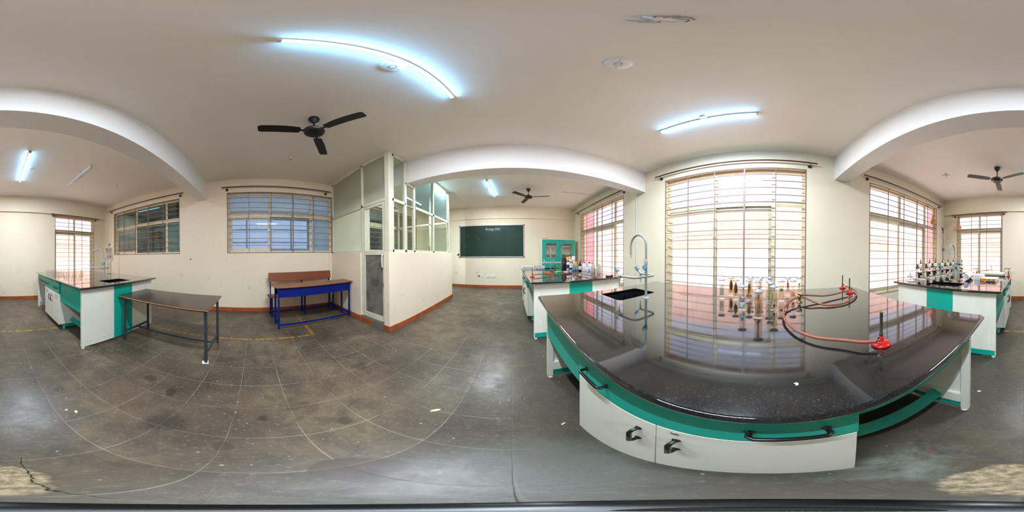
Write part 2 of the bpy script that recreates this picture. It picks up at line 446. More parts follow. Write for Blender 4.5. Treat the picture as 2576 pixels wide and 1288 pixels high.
def wall_mesh(name, P, u0, u1, holes, z1=H, mat_=M_WALL, depth=WT):
    """wall along u with rectangular openings (u0,u1,z0,z1)"""
    b = MB(); cuts = sorted(holes); u = u0
    def bx(a, c, e, f):
        p = P(a, 0, e); q = P(c, depth, f); b.box(p[0], q[0], p[1], q[1], p[2], q[2])
    for (a, c, e, f) in cuts:
        bx(u, a, 0, z1); bx(a, c, 0, e); bx(a, c, f, z1); u = c
    bx(u, u1, 0, z1)
    return struct(b.build(name, mat_))
PR = lambda u, d, z: (XR + d, u, z)
PL = lambda u, d, z: (XL - d, u, z)
PB = lambda u, d, z: (u, YB - d, z)
WR = [(-4.41, -1.872, .5, 2.86), (-.63, 1.885, .5, 2.86), (3.15, 5.71, .5, 2.86)]
WL = [(-4.375, -1.855, 1.38, 2.865), (-.645, 1.915, 1.38, 2.865), (3.16, 5.70, 1.38, 2.865)]
WB = [(-3.25, -1.755, .5, 2.69), (.636, 2.13, .5, 2.69)]
wall_mesh('wall_right', PR, YB, YF + WT, WR)
wall_mesh('wall_left', PL, YB, YF + WT, WL)
wall_mesh('wall_back', PB, -7.0, XR + WT, WB)
wall_mesh('wall_front', lambda u, d, z: (u, YF + d, z), -7.0, XR, [])
# beams and soffits
struct(MB().box(XL, XR, 2.417, 2.667, 2.728, H).build('trim_1', M_BEAM))
struct(MB().box(XL, XR, -1.398, -1.127, 2.728, H).build('trim_2', M_BEAM))
struct(MB().box(XL, XR, 6.285, YF, 2.735, H).build('trim_3', M_WALL))
struct(MB().box(XL, XR, YB, -4.87, 2.72, H).build('trim_4', M_WALL))

def baseboard(name, boxes):
    b = MB()
    for q in boxes: b.box(*q)
    return struct(b.build(name, M_BASE, bevel=0.002))
BH = 0.095
baseboard('baseboard_left', [(XL, XL + .014, YB, 1.885, 0, BH), (XL, XL + .014, 4.62, YF, 0, BH)])
baseboard('baseboard_back', [(XL, XR, YB, YB + .014, 0, BH)])
baseboard('baseboard_front', [(XL, XR, YF - .014, YF, 0, BH)])
baseboard('baseboard_right', [(XR - .014, XR, YB, YF, 0, BH)])

# ------------------------------------------------------------------ windows
G_OUT = glass('window_glass', (250, 250, 252), 1.5)
G_FROST = glass('bluish_film_glass', (206, 226, 244), 1.5, 0.02, 0.35, (225, 238, 248))
G_FROST2 = glass('greenish_film_glass', (190, 220, 212), 1.5, 0.02, 0.55, (170, 212, 200))
G_DARKW = glass('plain_inner_glass', (205, 215, 212), 1.55)
G_CAB = glass('greenish_partition_glass', (246, 250, 246), 1.5)
G_CABF = glass('dusty_partition_glass', (222, 226, 216), 1.5, 0.0, 0.62, (222, 218, 202))

def make_window(n, P, u0, u1, z0, z1, cols, tr=(2.14, 2.23), thick=2, gl=G_OUT, extra=None, nv=4, step=0.155):
    """cols: mullion positions from the wide side; bars sit near the inner face of the wall"""
    root = sroot('window_%d' % n)
    s = 1 if cols[0] < cols[-1] else -1
    def bx(b, a, c, d0, d1, e, f):
        p = P(a, d0, e); q = P(c, d1, f); b.box(p[0], q[0], p[1], q[1], p[2], q[2])
    fr = MB(); D0, D1 = 0.095, 0.150
    w = .055
    bx(fr, u0, u0 + w, D0, D1, z0, z1); bx(fr, u1 - w, u1, D0, D1, z0, z1)
    bx(fr, u0 + w, u1 - w, D0, D1, z1 - w, z1); bx(fr, u0 + w, u1 - w, D0, D1, z0, z0 + w)
    bx(fr, u0 + w, u1 - w, D0, D1, tr[0], tr[1])
    for c in cols[1:-1]:
        bx(fr, c - .03, c + .03, D0 + .005, D1 - .005, tr[1], z1 - w)
    if len(cols) == 4:
        c = cols[2]; bx(fr, c - .035, c + .035, D0 + .002, D1 - .002, z0 + w, tr[0])
    fr.build('window_frame', M_ALU, root, bevel=0.003)
    # two sliding sashes in the two wide bays
    for k in range(2):
        a, c = sorted((cols[k], cols[k + 1]))
        if k == 0: a, c = (a + w if s > 0 else a), (c if s > 0 else c - w)
        sh = MB(); d0 = D0 + .012 + .02 * k; d1 = d0 + .018; sw = .05
        a2, c2 = a + .005, c - .0
        if k == 1: a2, c2 = (a - .035, c - .035) if s > 0 else (a + .035, c + .035)
        zt, zb = tr[0] + .005, z0 + w - .005
        bx(sh, a2, a2 + sw, d0, d1, zb, zt); bx(sh, c2 - sw, c2, d0, d1, zb, zt)
        bx(sh, a2 + sw, c2 - sw, d0, d1, zt - .075, zt); bx(sh, a2 + sw, c2 - sw, d0, d1, zb, zb + .06)
        sh.build('sash', M_ALU, root, bevel=0.002)
    g = MB(); bx(g, u0 + .02, u1 - .02, .122, .125, tr[1] - .02, z1 - .02); 
    if extra:
        c = cols[2]; a, e = sorted((cols[0], c)); bx(g, a + .02, e, .122, .125, z0 + .02, tr[0] + .02)
        g2 = MB(); a, e = sorted((c, cols[3])); bx(g2, a, e - .02, .1225, .1245, z0 + .02, tr[0] + .02)
        g2.build('glass', extra, root)
    else: bx(g, u0 + .02, u1 - .02, .122, .125, z0 + .02, tr[0] + .02)
    g.build('glass', gl, root)
    # grille
    gr = MB(); fb = .03
    bx(gr, u0, u0 + fb * .6, .0, .012, z0, z1); bx(gr, u1 - fb * .6, u1, .0, .012, z0, z1)
    bx(gr, u0, u1, .0, .012, z1 - fb * .6, z1); bx(gr, u0, u1, .0, .012, z0, z0 + fb * .6)
    L = u1 - u0
    for i in range(1, nv + 1):
        u = (u0 + L * i / (nv + 1)) if s > 0 else (u1 - L * i / (nv + 1))
        hw = .014 if (i == thick + 1) else .0065
        bx(gr, u - hw, u + hw, .002, .014, z0, z1)
    k = 0
    zz = [2.725, 2.595, 2.462, 2.327] if z1 > 2.8 else [2.60, 2.46, 2.33]
    bx(gr, u0, u1, .004, .014, 2.178 - (.0 if z1 > 2.8 else .01), 2.202)
    z = 2.03
    while z > z0 + .06: zz.append(z); z -= step
    for z in zz:
        bx(gr, u0, u1, .016, .027, z - .0055, z + .0055)
    gr.build('grille', M_GRILL, root)
    rv = MB()
    bx(rv, u0, u0 + .004, .02, WT - .005, z0, z1); bx(rv, u1 - .004, u1, .02, WT - .005, z0, z1)
    bx(rv, u0, u1, .02, WT - .005, z1 - .004, z1); bx(rv, u0, u1, .02, WT - .005, z0, z0 + .004)
    rv.build('reveal', M_REVEAL, root)
    return root
make_window(1, PR, *WR[0], cols=[-1.872, -2.84, -3.90, -4.41])
make_window(2, PR, *WR[1], cols=[1.885, .88, -.10, -.63])
make_window(3, PR, *WR[2], cols=[5.71, 4.65, 3.64, 3.15])
make_window(4, PL, *WL[0], cols=[-4.375, -3.385, -2.30, -1.855], tr=(2.25, 2.35), gl=G_DARKW, extra=G_FROST2)
make_window(5, PL, *WL[1], cols=[-.645, .355, 1.36, 1.915], tr=(2.25, 2.35), gl=G_FROST, extra=G_FROST)
make_window(6, PL, *WL[2], cols=[3.16, 4.16, 5.16, 5.70], tr=(2.25, 2.35), gl=G_DARKW, extra=G_DARKW)
make_window(7, PB, *WB[0], cols=[-3.25, -2.50, -1.755], nv=2, thick=9, step=.142)
make_window(8, PB, *WB[1], cols=[2.13, 1.383, .636], nv=2, thick=9, step=.142)

# ------------------------------------------------------------------ outside
def outer_wall_mat(name, a, b, grime=0.5):
    t = NT(name); P = t.pos(False); X, Y, Z = t.xyz(P)
    n1 = t.noise(1.2, 6, 0.6, P)
    col = t.mix(t.ramp(n1, [(0.35, 0.0), (0.7, 1.0)]), lin(a), lin(b))
    mp = t.n('ShaderNodeMapping'); t.l(P, mp.inputs[0]); mp.inputs['Scale'].default_value = (3, 3, 0.5)
    n2 = t.noise(2.0, 7, 0.75, mp.outputs[0])
    col = t.mix(t.math('MULTIPLY', t.ramp(n2, [(0.50, 0.0), (0.70, 1.0)]), grime), col, lin((196, 184, 178)))
    n3 = t.noise(13, 4, 0.6, P)
    col = t.mix(t.math('MULTIPLY', t.ramp(n3, [(0.66, 0.0), (0.72, 1.0)]), grime * .8), col, lin((150, 140, 134)))
    return t.done(t.bsdf(col, 0.8))
M_OUT = outer_wall_mat('peach_boundary_wall', (252, 220, 208), (252, 226, 218))
M_PINK = outer_wall_mat('pink_wall', (240, 150, 160), (246, 176, 180), 0.1)
M_GROUND = mat('pale_concrete_ground', (222, 218, 214), 0.8)
struct(MB().box(-14, 14, -14, 14, -0.3, -0.13).build('ground', M_GROUND))
ow = MB().box(5.0, 5.2, -7.4, 12, -.2, 2.95).build('boundary_wall', M_OUT)
tag(struct(ow), 'tall peach plastered wall standing beyond the barred windows', 'wall')
ow2 = MB().box(-8, 4.2, -7.6, -7.4, -.2, 2.75).build('boundary_wall', M_OUT)
tag(struct(ow2), 'stained peach wall standing beyond the two narrow windows', 'wall')
pk = MB().box(2.9, 4.75, 8.5, 8.7, -.2, 4.4).build('pink_wall', M_PINK)
tag(struct(pk), 'pink wall beyond the window beside the teal cabinet', 'wall')
pk2 = MB().box(4.2, 5.0, -7.6, -7.4, -.2, 4.0).build('pink_wall', M_PINK)
tag(struct(pk2), 'pink wall end seen past the orange balloon', 'wall')
M_PIPEW = mat('white_pvc_pipe', (240, 238, 240), 0.4)
M_PIPEG = mat('grey_conduit', (150, 148, 150), 0.5)
p1 = thing('drain_pipe', 'white horizontal pipe clamped along the peach wall outside', 'pipe', (4.93, 0, 1.27))
MB().cyl((0, -7.2, 0), (0, 8.4, 0), .04).build('pipe', M_PIPEW, p1)
for yy in (-6, -4.6, -3.1, -1.6, -.4, .7, 2.0, 3.5, 5.0, 6.6):
    MB().tube([(.06, yy, .0), (.0, yy, -.055), (-.052, yy, 0), (-.01, yy, .055), (.06, yy, .07)], .007, 6).build('clamp', M_PIPEG, p1)
p2 = thing('drain_pipe', 'white horizontal pipe along the wall behind the narrow windows', 'pipe', (0, -7.33, 1.15))
MB().cyl((-7, 0, 0), (4.1, 0, 0), .045).build('pipe', M_PIPEW, p2)
for xx in (-4.2, -3.0, -1.6, .4, 1.8, 3.0):
    MB().tube([(xx, -.06, .0), (xx, .0, -.06), (xx, .058, 0), (xx, .0, .06), (xx, -.06, .07)], .007, 6).build('clamp', M_PIPEG, p2)
c1 = MB(); c1.cyl((4.975, -7.2, 1.93), (4.975, 2.9, 1.96), .02); c1.cyl((4.975, 2.9, 1.93), (4.975, 8.4, 1.93), .012)
tag(c1.build('conduit', M_PIPEG), 'thin grey conduit running along the peach wall above the white pipe', 'conduit')
c2 = MB().cyl((-7, -7.37, 1.9), (4.1, -7.37, 1.86), .02)
tag(c2.build('conduit', M_PIPEG), 'thin grey conduit on the wall behind the narrow windows', 'conduit')

# rooms beyond the left wall
M_NEXT = mat('next_room_paint', (190, 200, 204), 0.7)
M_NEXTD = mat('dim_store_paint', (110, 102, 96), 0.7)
nw = wall_mesh('wall_outer', lambda u, d, z: (-6.8 - d, u, z), YB - WT, YF + WT, [(-1.3, 2.6, 0.9, 3.0), (3.4, 5.6, 1.0, 2.6)], mat_=M_NEXT)
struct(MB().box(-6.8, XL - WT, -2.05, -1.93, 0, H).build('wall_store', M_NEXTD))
struct(MB().box(-6.8, XL - WT, 2.65, 2.77, 0, H).build('wall_store', M_NEXT))
t1 = MB(); 
for yy in (-1.3, -.35, .6, 1.55, 2.5): t1.box(-6.95, -6.89, yy - .03, yy + .03, .9, 3.0)
for zz in (.9, 1.9, 2.45, 2.97): t1.box(-6.95, -6.89, -1.3, 2.6, zz - .03, zz + .03)
tag(t1.build('window_bars', M_TLEG), 'grey steel bars across the opening beyond the frosted window', 'bars')
cb = thing('steel_cupboard', 'teal steel cupboard in the dim store behind the barred window', 'cupboard', (-5.3, -2.75, 0))
MB().box(-.25, .25, -.42, .42, 0, 1.98).build('body', mat('teal_steel', (70, 130, 135), .5), cb, bevel=.006)
MB().box(.25, .262, -.41, -.005, .05, 1.94).build('door', mat('teal_steel', (70, 130, 135)), cb, bevel=.004)
MB().box(.25, .262, .005, .41, .05, 1.94).build('door', mat('teal_steel', (70, 130, 135)), cb, bevel=.004)
cb2 = thing('steel_cupboard', 'grey green steel cupboard in the store beside the teal one', 'cupboard', (-5.3, -3.75, 0))
MB().box(-.25, .25, -.42, .42, 0, 1.98).build('body', mat('grey_green_steel', (140, 148, 130), .5), cb2, bevel=.006)
MB().box(.25, .262, -.41, .41, .05, 1.94).build('door', mat('grey_green_steel', (140, 148, 130)), cb2, bevel=.004)
bxo = thing('cardboard_box', 'brown cardboard box on top of the grey green cupboard', 'box', (-5.3, -3.7, 1.98))
MB().box(-.2, .2, -.26, .26, 0, .3).build('carton', mat('cardboard', (150, 100, 66), .8), bxo, bevel=.004)
MB().box(-.201, .201, -.02, .02, .0, .301).build('tape', mat('packing_tape', (180, 140, 100), .4), bxo)

# ------------------------------------------------------------------ glazed cabin in the corner
YA, XB = 1.887, -1.755
cw = MB()
cw.box(XL, -2.50, YA, YA + .12, 0, 1.36)
cw.box(-1.88, XB, YA, YA + .12, 0, 1.355)
cw.box(XB - .12, XB, YA + .12, 4.62, 0, 1.355)
cw.box(XL, XB - .12, 4.50, 4.62, 0, 1.355)
struct(cw.build('wall_cabin', M_WALL, bevel=0.006))
baseboard('baseboard_cabin', [(XL + .014, -2.49, YA - .014, YA, 0, BH), (-1.88, XB + .014, YA - .014, YA, 0, BH),
                              (XB, XB + .014, YA, 4.634, 0, BH), (XL, XB, 4.62, 4.634, 0, BH), (-2.49, -2.17, YA - .014, YA, 0, .085)])
struct(MB().box(-2.50, -1.88, YA - .002, YA + .12, 0, .115).build('trim_5', mat('grey_door_sill', (120, 114, 100), .6)))
ga = sroot('window_9')
b = MB(); y0, y1 = YA + .02, YA + .07
b.box(XL, XL + .05, y0, y1, 1.36, H); b.box(-2.50, -2.45, y0, y1, .0, H)
b.box(XL, -1.85, y0, y1, H - .055, H); b.box(XL, -1.85, y0, y1, 2.235, 2.29); b.box(XL, -2.50, y0, y1, 1.36, 1.40)
b.box(-1.852, XB - .005, y0 - .012, y1 + .03, 1.355, H); b.box(-1.87, -1.855, y0, y1, .0, 1.36)
b.build('window_frame', M_ALU2, ga, bevel=.003)
MB().box(XL + .03, -1.85, YA + .043, YA + .047, 2.27, H - .03).build('glass', G_CABF, ga)
MB().box(XL + .03, -2.48, YA + .043, YA + .047, 1.38, 2.25).build('glass', glass('pale_film_glass', (226, 234, 220), 1.5, 0.0, 0.72, (252, 250, 230)), ga)
gb = sroot('window_10')
b = MB(); x0, x1 = XB - .07, XB - .02
b.box(x0, x1, YA + .10, YA + .15, 1.355, H)
def vpost(ya, yb, zt): b.box(x0, x1, ya, yb, 1.355, zt)
vpost(2.33, 2.395, H); vpost(2.62, 2.675, 2.728); vpost(3.425, 3.49, H); vpost(4.40, 4.46, H)
for ya, yb, zt in ((YA + .1, 2.36, H), (2.36, 2.65, 2.728), (2.65, 4.44, H)):
    b.box(x0, x1, ya, yb, 1.355, 1.40); b.box(x0, x1, ya, yb, zt - .05, zt)
    if zt > 3 : b.box(x0, x1, ya, yb, 2.235, 2.29)
b.box(x0, x1, 2.36, 2.65, 2.235, 2.25)
b.build('window_frame', M_ALU2, gb, bevel=.003)
xg = XB - .045
g = MB(); g.box(xg, xg + .004, YA + .12, 2.35, 1.38, H - .03); g.box(xg, xg + .004, 2.37, 2.64, 1.38, 2.70); g.box(xg, xg + .004, 2.66, 3.44, 1.38, 2.25); g.box(xg, xg + .004, 3.46, 4.42, 1.38, 2.25)
g.build('glass', G_CAB, gb)
MB().box(xg, xg + .004, 2.66, 3.44, 2.27, H - .03).box(xg, xg + .004, 3.46, 4.42, 2.27, H - .03).build('glass', glass('bluish_dusty_glass', (214, 228, 226), 1.5, 0.0, 0.25, (180, 204, 204)), gb)
gc = sroot('window_11')
b = MB(); y0, y1 = 4.46, 4.51
for xa in (XL, -3.10, -2.45, -1.86): b.box(xa, xa + .05, y0, y1, 1.355, H)
for za in (1.355, 2.24, H - .05): b.box(XL, -1.81, y0, y1, za, za + .05)
b.build('window_frame', M_ALU2, gc, bevel=.003)
MB().box(XL + .03, -1.83, 4.482, 4.486, 1.38, H - .03).build('glass', G_CAB, gc)
# door
dr = sroot('door_1')
b = MB(); y0, y1 = YA + .025, YA + .062
dx0, dx1 = -2.445, -1.872; zb, zt = .125, 2.232
b.box(dx0, dx0 + .055, y0, y1, zb, zt); b.box(dx1 - .055, dx1, y0, y1, zb, zt)
b.box(dx0 + .055, dx1 - .055, y0, y1, zt - .05, zt); b.box(dx0 + .055, dx1 - .055, y0, y1, 1.31, 1.385); b.box(dx0 + .055, dx1 - .055, y0, y1, zb, .225)
b.build('door_frame', M_ALU2, dr, bevel=.003)
MB().box(dx0 + .05, dx1 - .05, YA + .042, YA + .046, 1.38, 2.19).build('glass', G_CAB, dr)
def dusty():
    t = NT('dust_coated_glass'); P = t.pos()
    n = t.noise(3.5, 6, 0.6, P, 0.6)
    return t.done(t.bsdf(t.ramp(n, [(0.36, lin((96, 90, 82))), (0.5, lin((122, 118, 110))), (0.66, lin((138, 134, 126)))]), 0.3))
MB().box(dx0 + .05, dx1 - .05, YA + .040, YA + .046, .22, 1.315).build('lower_panel', dusty(), dr)
hx = dx1 - .03
MB().tube([(hx, y0, 1.31), (hx, y0 - .035, 1.31), (hx, y0 - .042, 1.30), (hx, y0 - .042, 1.12), (hx, y0 - .035, 1.11), (hx, y0, 1.11)], .010, 10).build('door_handle', mat('ivory_paint', (236, 230, 214), .4), dr)
key = thing('pink_key_tag', 'small pink tag hanging from the lock of the cabin door', 'key tag', (hx + .012, y0 - .012, .80))
MB().box(-.012, .012, -.004, .004, -.03, .03).build('tag', mat('pink_plastic', (240, 70, 140), .4), key, bevel=.003)
MB().tube([(0, 0, .03), (0, -.006, .045), (0, 0, .06), (0, .012, .066)], .003, 6).build('ring', M_CHROME, key)

# things seen inside the cabin
mt = thing('microscope', 'small dark microscope on the ledge inside the cabin', 'microscope', (-1.95, 3.35, 1.355))
# (parts are copied in below once the microscope is modelled; a simple dark stand here)
mc_place = mt

# ------------------------------------------------------------------ curtain rods
def rod(P, u0, u1, z, label, e=.11):
    c = P((u0 + u1) / 2, -.07, z); L = abs(u1 - u0) / 2
    r = thing('curtain_rod', label, 'curtain rod', c, 0, None)
    def q(u, d, zz): v = P((u0 + u1) / 2 + u, d, z + zz); return (v[0] - c[0], v[1] - c[1], v[2] - c[2])
    MB().cyl(q(-L, -.07, 0), q(L, -.07, 0), .0135, n=10).build('rod', M_ROD, r)
    for sg in (-1, 1):
        u = sg * (L - e)
        b = MB(); b.cyl(q(u, -.0, -.045), q(u, -.022, -.045), .036, .028, 18)
        b.build('bracket_disc', M_ROD2, r)
        MB().tube([q(u, -.02, -.045), q(u, -.05, -.03), q(u, -.07, -.015)], .007, 8).tube([q(u - .01, -.07, .0), q(u + .01, -.07, .0)], .017, 10).build('bracket', M_CHROME, r)
    return r
rod(PR, -4.62, -1.70, 2.965, 'brown curtain rod above the window behind the microscopes')
rod(PR, -.79, 2.08, 2.975, 'brown curtain rod above the wide window behind the specimen jars')
rod(PR, 3.02, 6.03, 2.98, 'thin curtain rod above the window beside the teal cabinet')
rod(PL, -4.60, -1.72, 2.985, 'brown curtain rod above the dark barred window near the skeleton')
rod(PL, -.75, 1.84, 2.985, 'brown curtain rod above the frosted window next to the cabin')
rod(PL, 3.05, 4.35, 2.985, 'curtain rod on the wall inside the glazed cabin')
rod(lambda u, d, z: (u, YB - d, z), -3.42, -1.60, 2.705, 'curtain rod above the narrow window near the flasks')
rod(lambda u, d, z: (u, YB - d, z), .49, 2.31, 2.69, 'curtain rod above the narrow window with a hanging balloon')

# ------------------------------------------------------------------ ceiling: tubes, roses, fans, sensors
def tube_light(x, y0, y1, label, on=True, x1=None, power=1.0):
    xm = x if x1 is None else (x + x1) / 2
    a = math.atan2((x1 - x) if x1 is not None else 0, (y1 - y0))
    r = thing('tube_light', label, 'ceiling light', (xm, (y0 + y1) / 2, H), -a, None)
    L = abs(y1 - y0) / 2
    MB().box(-.017, .017, -L, L, -.024, -.0005).build('batten', M_WPLASTIC, r, bevel=.003)
    m = NT('tube_diffuser_' + ('lit' if on else 'off'))
    if on:
        em = m.n('ShaderNodeEmission'); em.inputs[0].default_value = TUBE_GLOW + (1,); em.inputs[1].default_value = TUBE_POWER * power
        mm = m.done(em.outputs[0])
    else: mm = m.done(m.bsdf(lin((236, 232, 238)), .4))
    MB().tube([(0, -L + .012, -.034), (0, L - .012, -.034)], .0135, 12).build('tube', mm, r)
    if on:
        ld = bpy.data.lights.new('tube_lamp', 'AREA'); ld.shape = 'RECTANGLE'; ld.size = .026; ld.size_y = 2 * L - .03
        ld.energy = TUBE_DOWN * power; ld.color = TUBE_COLOR
        lo = bpy.data.objects.new('tube_lamp', ld); COL.objects.link(lo); lo.parent = r; lo.location = (0, 0, -.050)
    for sg in (-1, 1): MB().box(-.018, .018, sg * L, sg * (L - .014), -.049, -.0005).build('end_cap', mat('pale_cap', (220, 220, 190), .5), r, bevel=.003)
    return r
tube_light(-.47, .08, 1.243, 'long lit tube light on the ceiling nearest the glazed cabin', x1=-.455)
tube_light(1.611, .109, 1.245, 'lit tube light on the ceiling above the specimen jars')
tube_light(-.575, 3.86, 5.06, 'lit tube light on the ceiling in front of the blackboard', x1=-.50)
tube_light(-.475, -3.76, -2.48, 'lit tube light on the ceiling at the flask bench side', x1=-.475)
tube_light(-1.66, -3.72, -2.57, 'unlit white tube light beside the small ceiling rose', on=False, x1=-1.632)
tube_light(-1.875, 3.54, 4.22, 'lit tube light on the ceiling inside the glazed cabin', x1=-1.865)
tube_light(-5.0, -4.4, -3.3, 'tube light in the store room beyond the dark barred window', power=.18)  # lamp added out of view to lift the dark store interior
def rose(x, y, r, label, parts=0):
    t = thing('ceiling_rose', label, 'ceiling plate', (x, y, H), random.random() * 3)
    MB().lathe([(.0005, -.012), (r * .8, -.0115), (r * .97, -.008), (r, -.0005)], n=32).build('plate', M_BEAM, t)
    SM = mat('brown_screw', (110, 98, 84), .5)
    MB().lathe([(r * .26, -.0135), (r * .30, -.0138), (r * .31, -.011)], n=24, caps=False).build('ring', SM, t)
    for a in (.7, 3.8): MB().lathe([(.0003, -.0155), (.004, -.014), (.004, -.011)], c=(r * .7 * math.cos(a), r * .7 * math.sin(a), 0), n=8).build('screw', SM, t)
rose(-.548, .638, .072, 'round white plate on the ceiling touching the long lit tube')
rose(.494, .648, .072, 'round blank plate alone on the ceiling over the aisle')
rose(1.58, .664, .045, 'small round plate behind the tube above the jars')
rose(-.612, -3.106, .06, 'round plate beside the lit tube at the flask bench side')
rose(-.640, 4.468, .045, 'small round plate beside the tube by the blackboard')
rose(-1.70, -3.10, .045, 'small round plate hidden behind the unlit tube')
hk = thing('broken_ceiling_plate', 'chipped hole with torn plaster and wire ends in the ceiling', 'ceiling fitting', (.19, .156, H))
hb = MB()
for i in range(16):
    a = random.random() * 6.28; rr = random.random() * .05
    hb.ball((rr * math.cos(a), rr * math.sin(a), -.003), .012 + .01 * random.random(), 8, (1.2, .7, .35))
hb.build('plaster', mat('crumbled_plaster', (236, 228, 222), .8), hk)
hw = MB()
for i in range(6):
    a = random.random() * 6.28
    hw.tube(bez([(.01 * math.cos(a), .01 * math.sin(a), -.004), (.04 * math.cos(a + .6), .04 * math.sin(a + .6), -.014), (.05 * math.cos(a + 1.2), .05 * math.sin(a + 1.2), -.008)], 4), .002, 5)
hw.build('wire', mat('grey_wire', (110, 100, 96), .5), hk)
def wire_ends(x, y, label):
    w = MB()
    for i in range(4):
        a = i * 1.6 + x
        w.tube(bez([(0, 0, -.001), (.05 * math.cos(a), .05 * math.sin(a), -.012), (.09 * math.cos(a + .5), .09 * math.sin(a + .5), -.004 - .01 * i)], 5), .004, 5)
    o = w.build('wire_ends', mat('dark_wire', (50, 44, 42), .5)); o.location = (x, y, H); tag(o, label, 'wires')
wire_ends(1.602, -3.10, 'loose dark wire ends sticking out of the ceiling near the balloons')
def sensor(x, y, label, lean=0.0):
    t = thing('bulb_holder', label, 'lamp holder', (x, y, H))
    MB().lathe([(.036, -.0005), (.036, -.008), (.018, -.013), (.016, -.04)], n=20).build('holder', M_WPLASTIC, t)
    MB().lathe([(.012, -.0405), (.0125, -.047), (.010, -.05)], n=16).build('socket_tip', M_BLACKPL, t)
sensor(-2.725, .625, 'small white empty lamp holder on the ceiling behind the fan')
sensor(-2.708, -3.082, 'small white lamp holder on the ceiling above the skeleton')
cctv = thing('dome_camera', 'white dome security camera in the corner above the teal cabinet', 'camera', (2.45, 6.12, H))
MB().lathe([(.0, -.0005), (.055, -.0005), (.055, -.035), (.05, -.045)], n=24).build('housing', M_WPLASTIC, cctv)
MB().lathe([(.045, -.0455), (.042, -.062), (.028, -.082), (.0005, -.092)], n=20).build('dome', M_WPLASTIC, cctv)
MB().lathe([(.014, 0), (.013, -.012), (.0005, -.016)], c=(-.02, -.03, -.073), n=14).build('lens', M_BLACKPL, cctv)
# conduits on the ceiling
def conduit(pts, r, label, m=M_WPLASTIC):
    c = MB()
    for a, b_ in zip(pts, pts[1:]): c.tube([a, b_], r, 8)
    return tag(c.build('conduit', m), label, 'conduit')
conduit([(1.561, 4.525, H - .012), (2.585, 4.39, H - .012), (2.585, 2.68, H - .012)], .011, 'thin white conduit on the ceiling beside the far fan')
conduit([(-1.615, 4.50, H - .012), (-1.63, 6.27, H - .012), (-3.6, 6.27, H - .012)], .011, 'white conduit on the ceiling between cabin and blackboard wall')
conduit([(XR - .012, 2.675, 3.2), (XR - .012, 2.675, .35)], .008, 'thin vertical conduit on the wall between two barred windows')
conduit([(XL + .012, 1.80, 1.36), (XL + .012, 1.80, .33)], .009, 'short vertical conduit in the corner behind the blue desk')
rs = thing('junction_rose', 'white junction box with a wavy wire on the ceiling beside the cabin', 'junction box', (-1.60, 4.42, H))
MB().lathe([(.05, -.0005), (.05, -.02), (.04, -.028), (.0005, -.03)], n=24).build('box', M_WPLASTIC, rs)
MB().tube(bez([(-.03, 0, -.02), (-.08, .05, -.05), (-.12, -.02, -.03), (-.17, .03, -.06), (-.2, 0, -.03)], 6), .005, 6).build('wire', mat('cream_wire', (200, 190, 170), .5), rs)
rs2 = thing('junction_rose', 'white junction box at the end of the conduit beside the far fan', 'junction box', (1.53, 4.53, H))
MB().lathe([(.045, -.0005), (.045, -.02), (.034, -.028), (.0005, -.03)], n=24).build('box', M_WPLASTIC, rs2)

def make_fan(loc, z, rz, label, m, ring=False, R=.585):
    f = thing('ceiling_fan', label, 'ceiling fan', (loc[0], loc[1], H), math.radians(rz))
    dz = z - H
    MB().lathe([(.058, -.0005), (.062, -.02), (.055, -.045), (.028, -.085), (.016, -.10)], n=24).build('canopy', m, f)
    MB().cyl((0, 0, -.09), (0, 0, dz + .05), .011).build('downrod', m, f)
    MB().lathe([(.016, dz + .085), (.034, dz + .065), (.042, dz + .05)], n=20).build('rod_cover', m, f)
    MB().lathe([(.045, dz + .05), (.095, dz + .036), (.115, dz + .012), (.112, dz - .014), (.085, dz - .036), (.04, dz - .044), (.0005, dz - .046)], n=36).build('motor', m, f)
    for k in range(3):
        Mz = Matrix.Rotation(2 * PI * k / 3, 4, 'Z')
        tilt = Matrix.Rotation(math.radians(9), 4, 'X')
        b = MB()
        out = [(.15, -.042), (.162, -.052), (.30, -.062), (R - .03, -.058), (R - .006, -.048), (R, -.034), (R, .034), (R - .01, .050), (R - .04, .056), (.30, .056), (.165, .050), (.15, .04)]
        b.prism(out, -.002, .002, M=Mz @ Matrix.Translation((0, 0, dz + .002)) @ tilt)
        bl = b.build('blade', m, f, bevel=0.0015, seg=1)
        MB().box(.09, .19, -.016, .016, -.0065, -.0025, M=Mz @ Matrix.Translation((0, 0, dz + .004)) @ tilt).build('blade_iron', m, f)
    if ring: MB().lathe([(.09, dz - .0365), (.075, dz - .0425)], n=32, caps=False).build('ring', M_CHROME, f)
make_fan((-1.605, .622), 2.945, 26, 'near dark brown ceiling fan between long tube and frosted window', M_FAN)
make_fan((.481, 4.50), 2.965, -17, 'ceiling fan with three blades in front of the blackboard', M_FANG)
make_fan((.51, -3.11), 2.915, 33, 'shiny ceiling fan above the microscope bench', M_FANG, True)

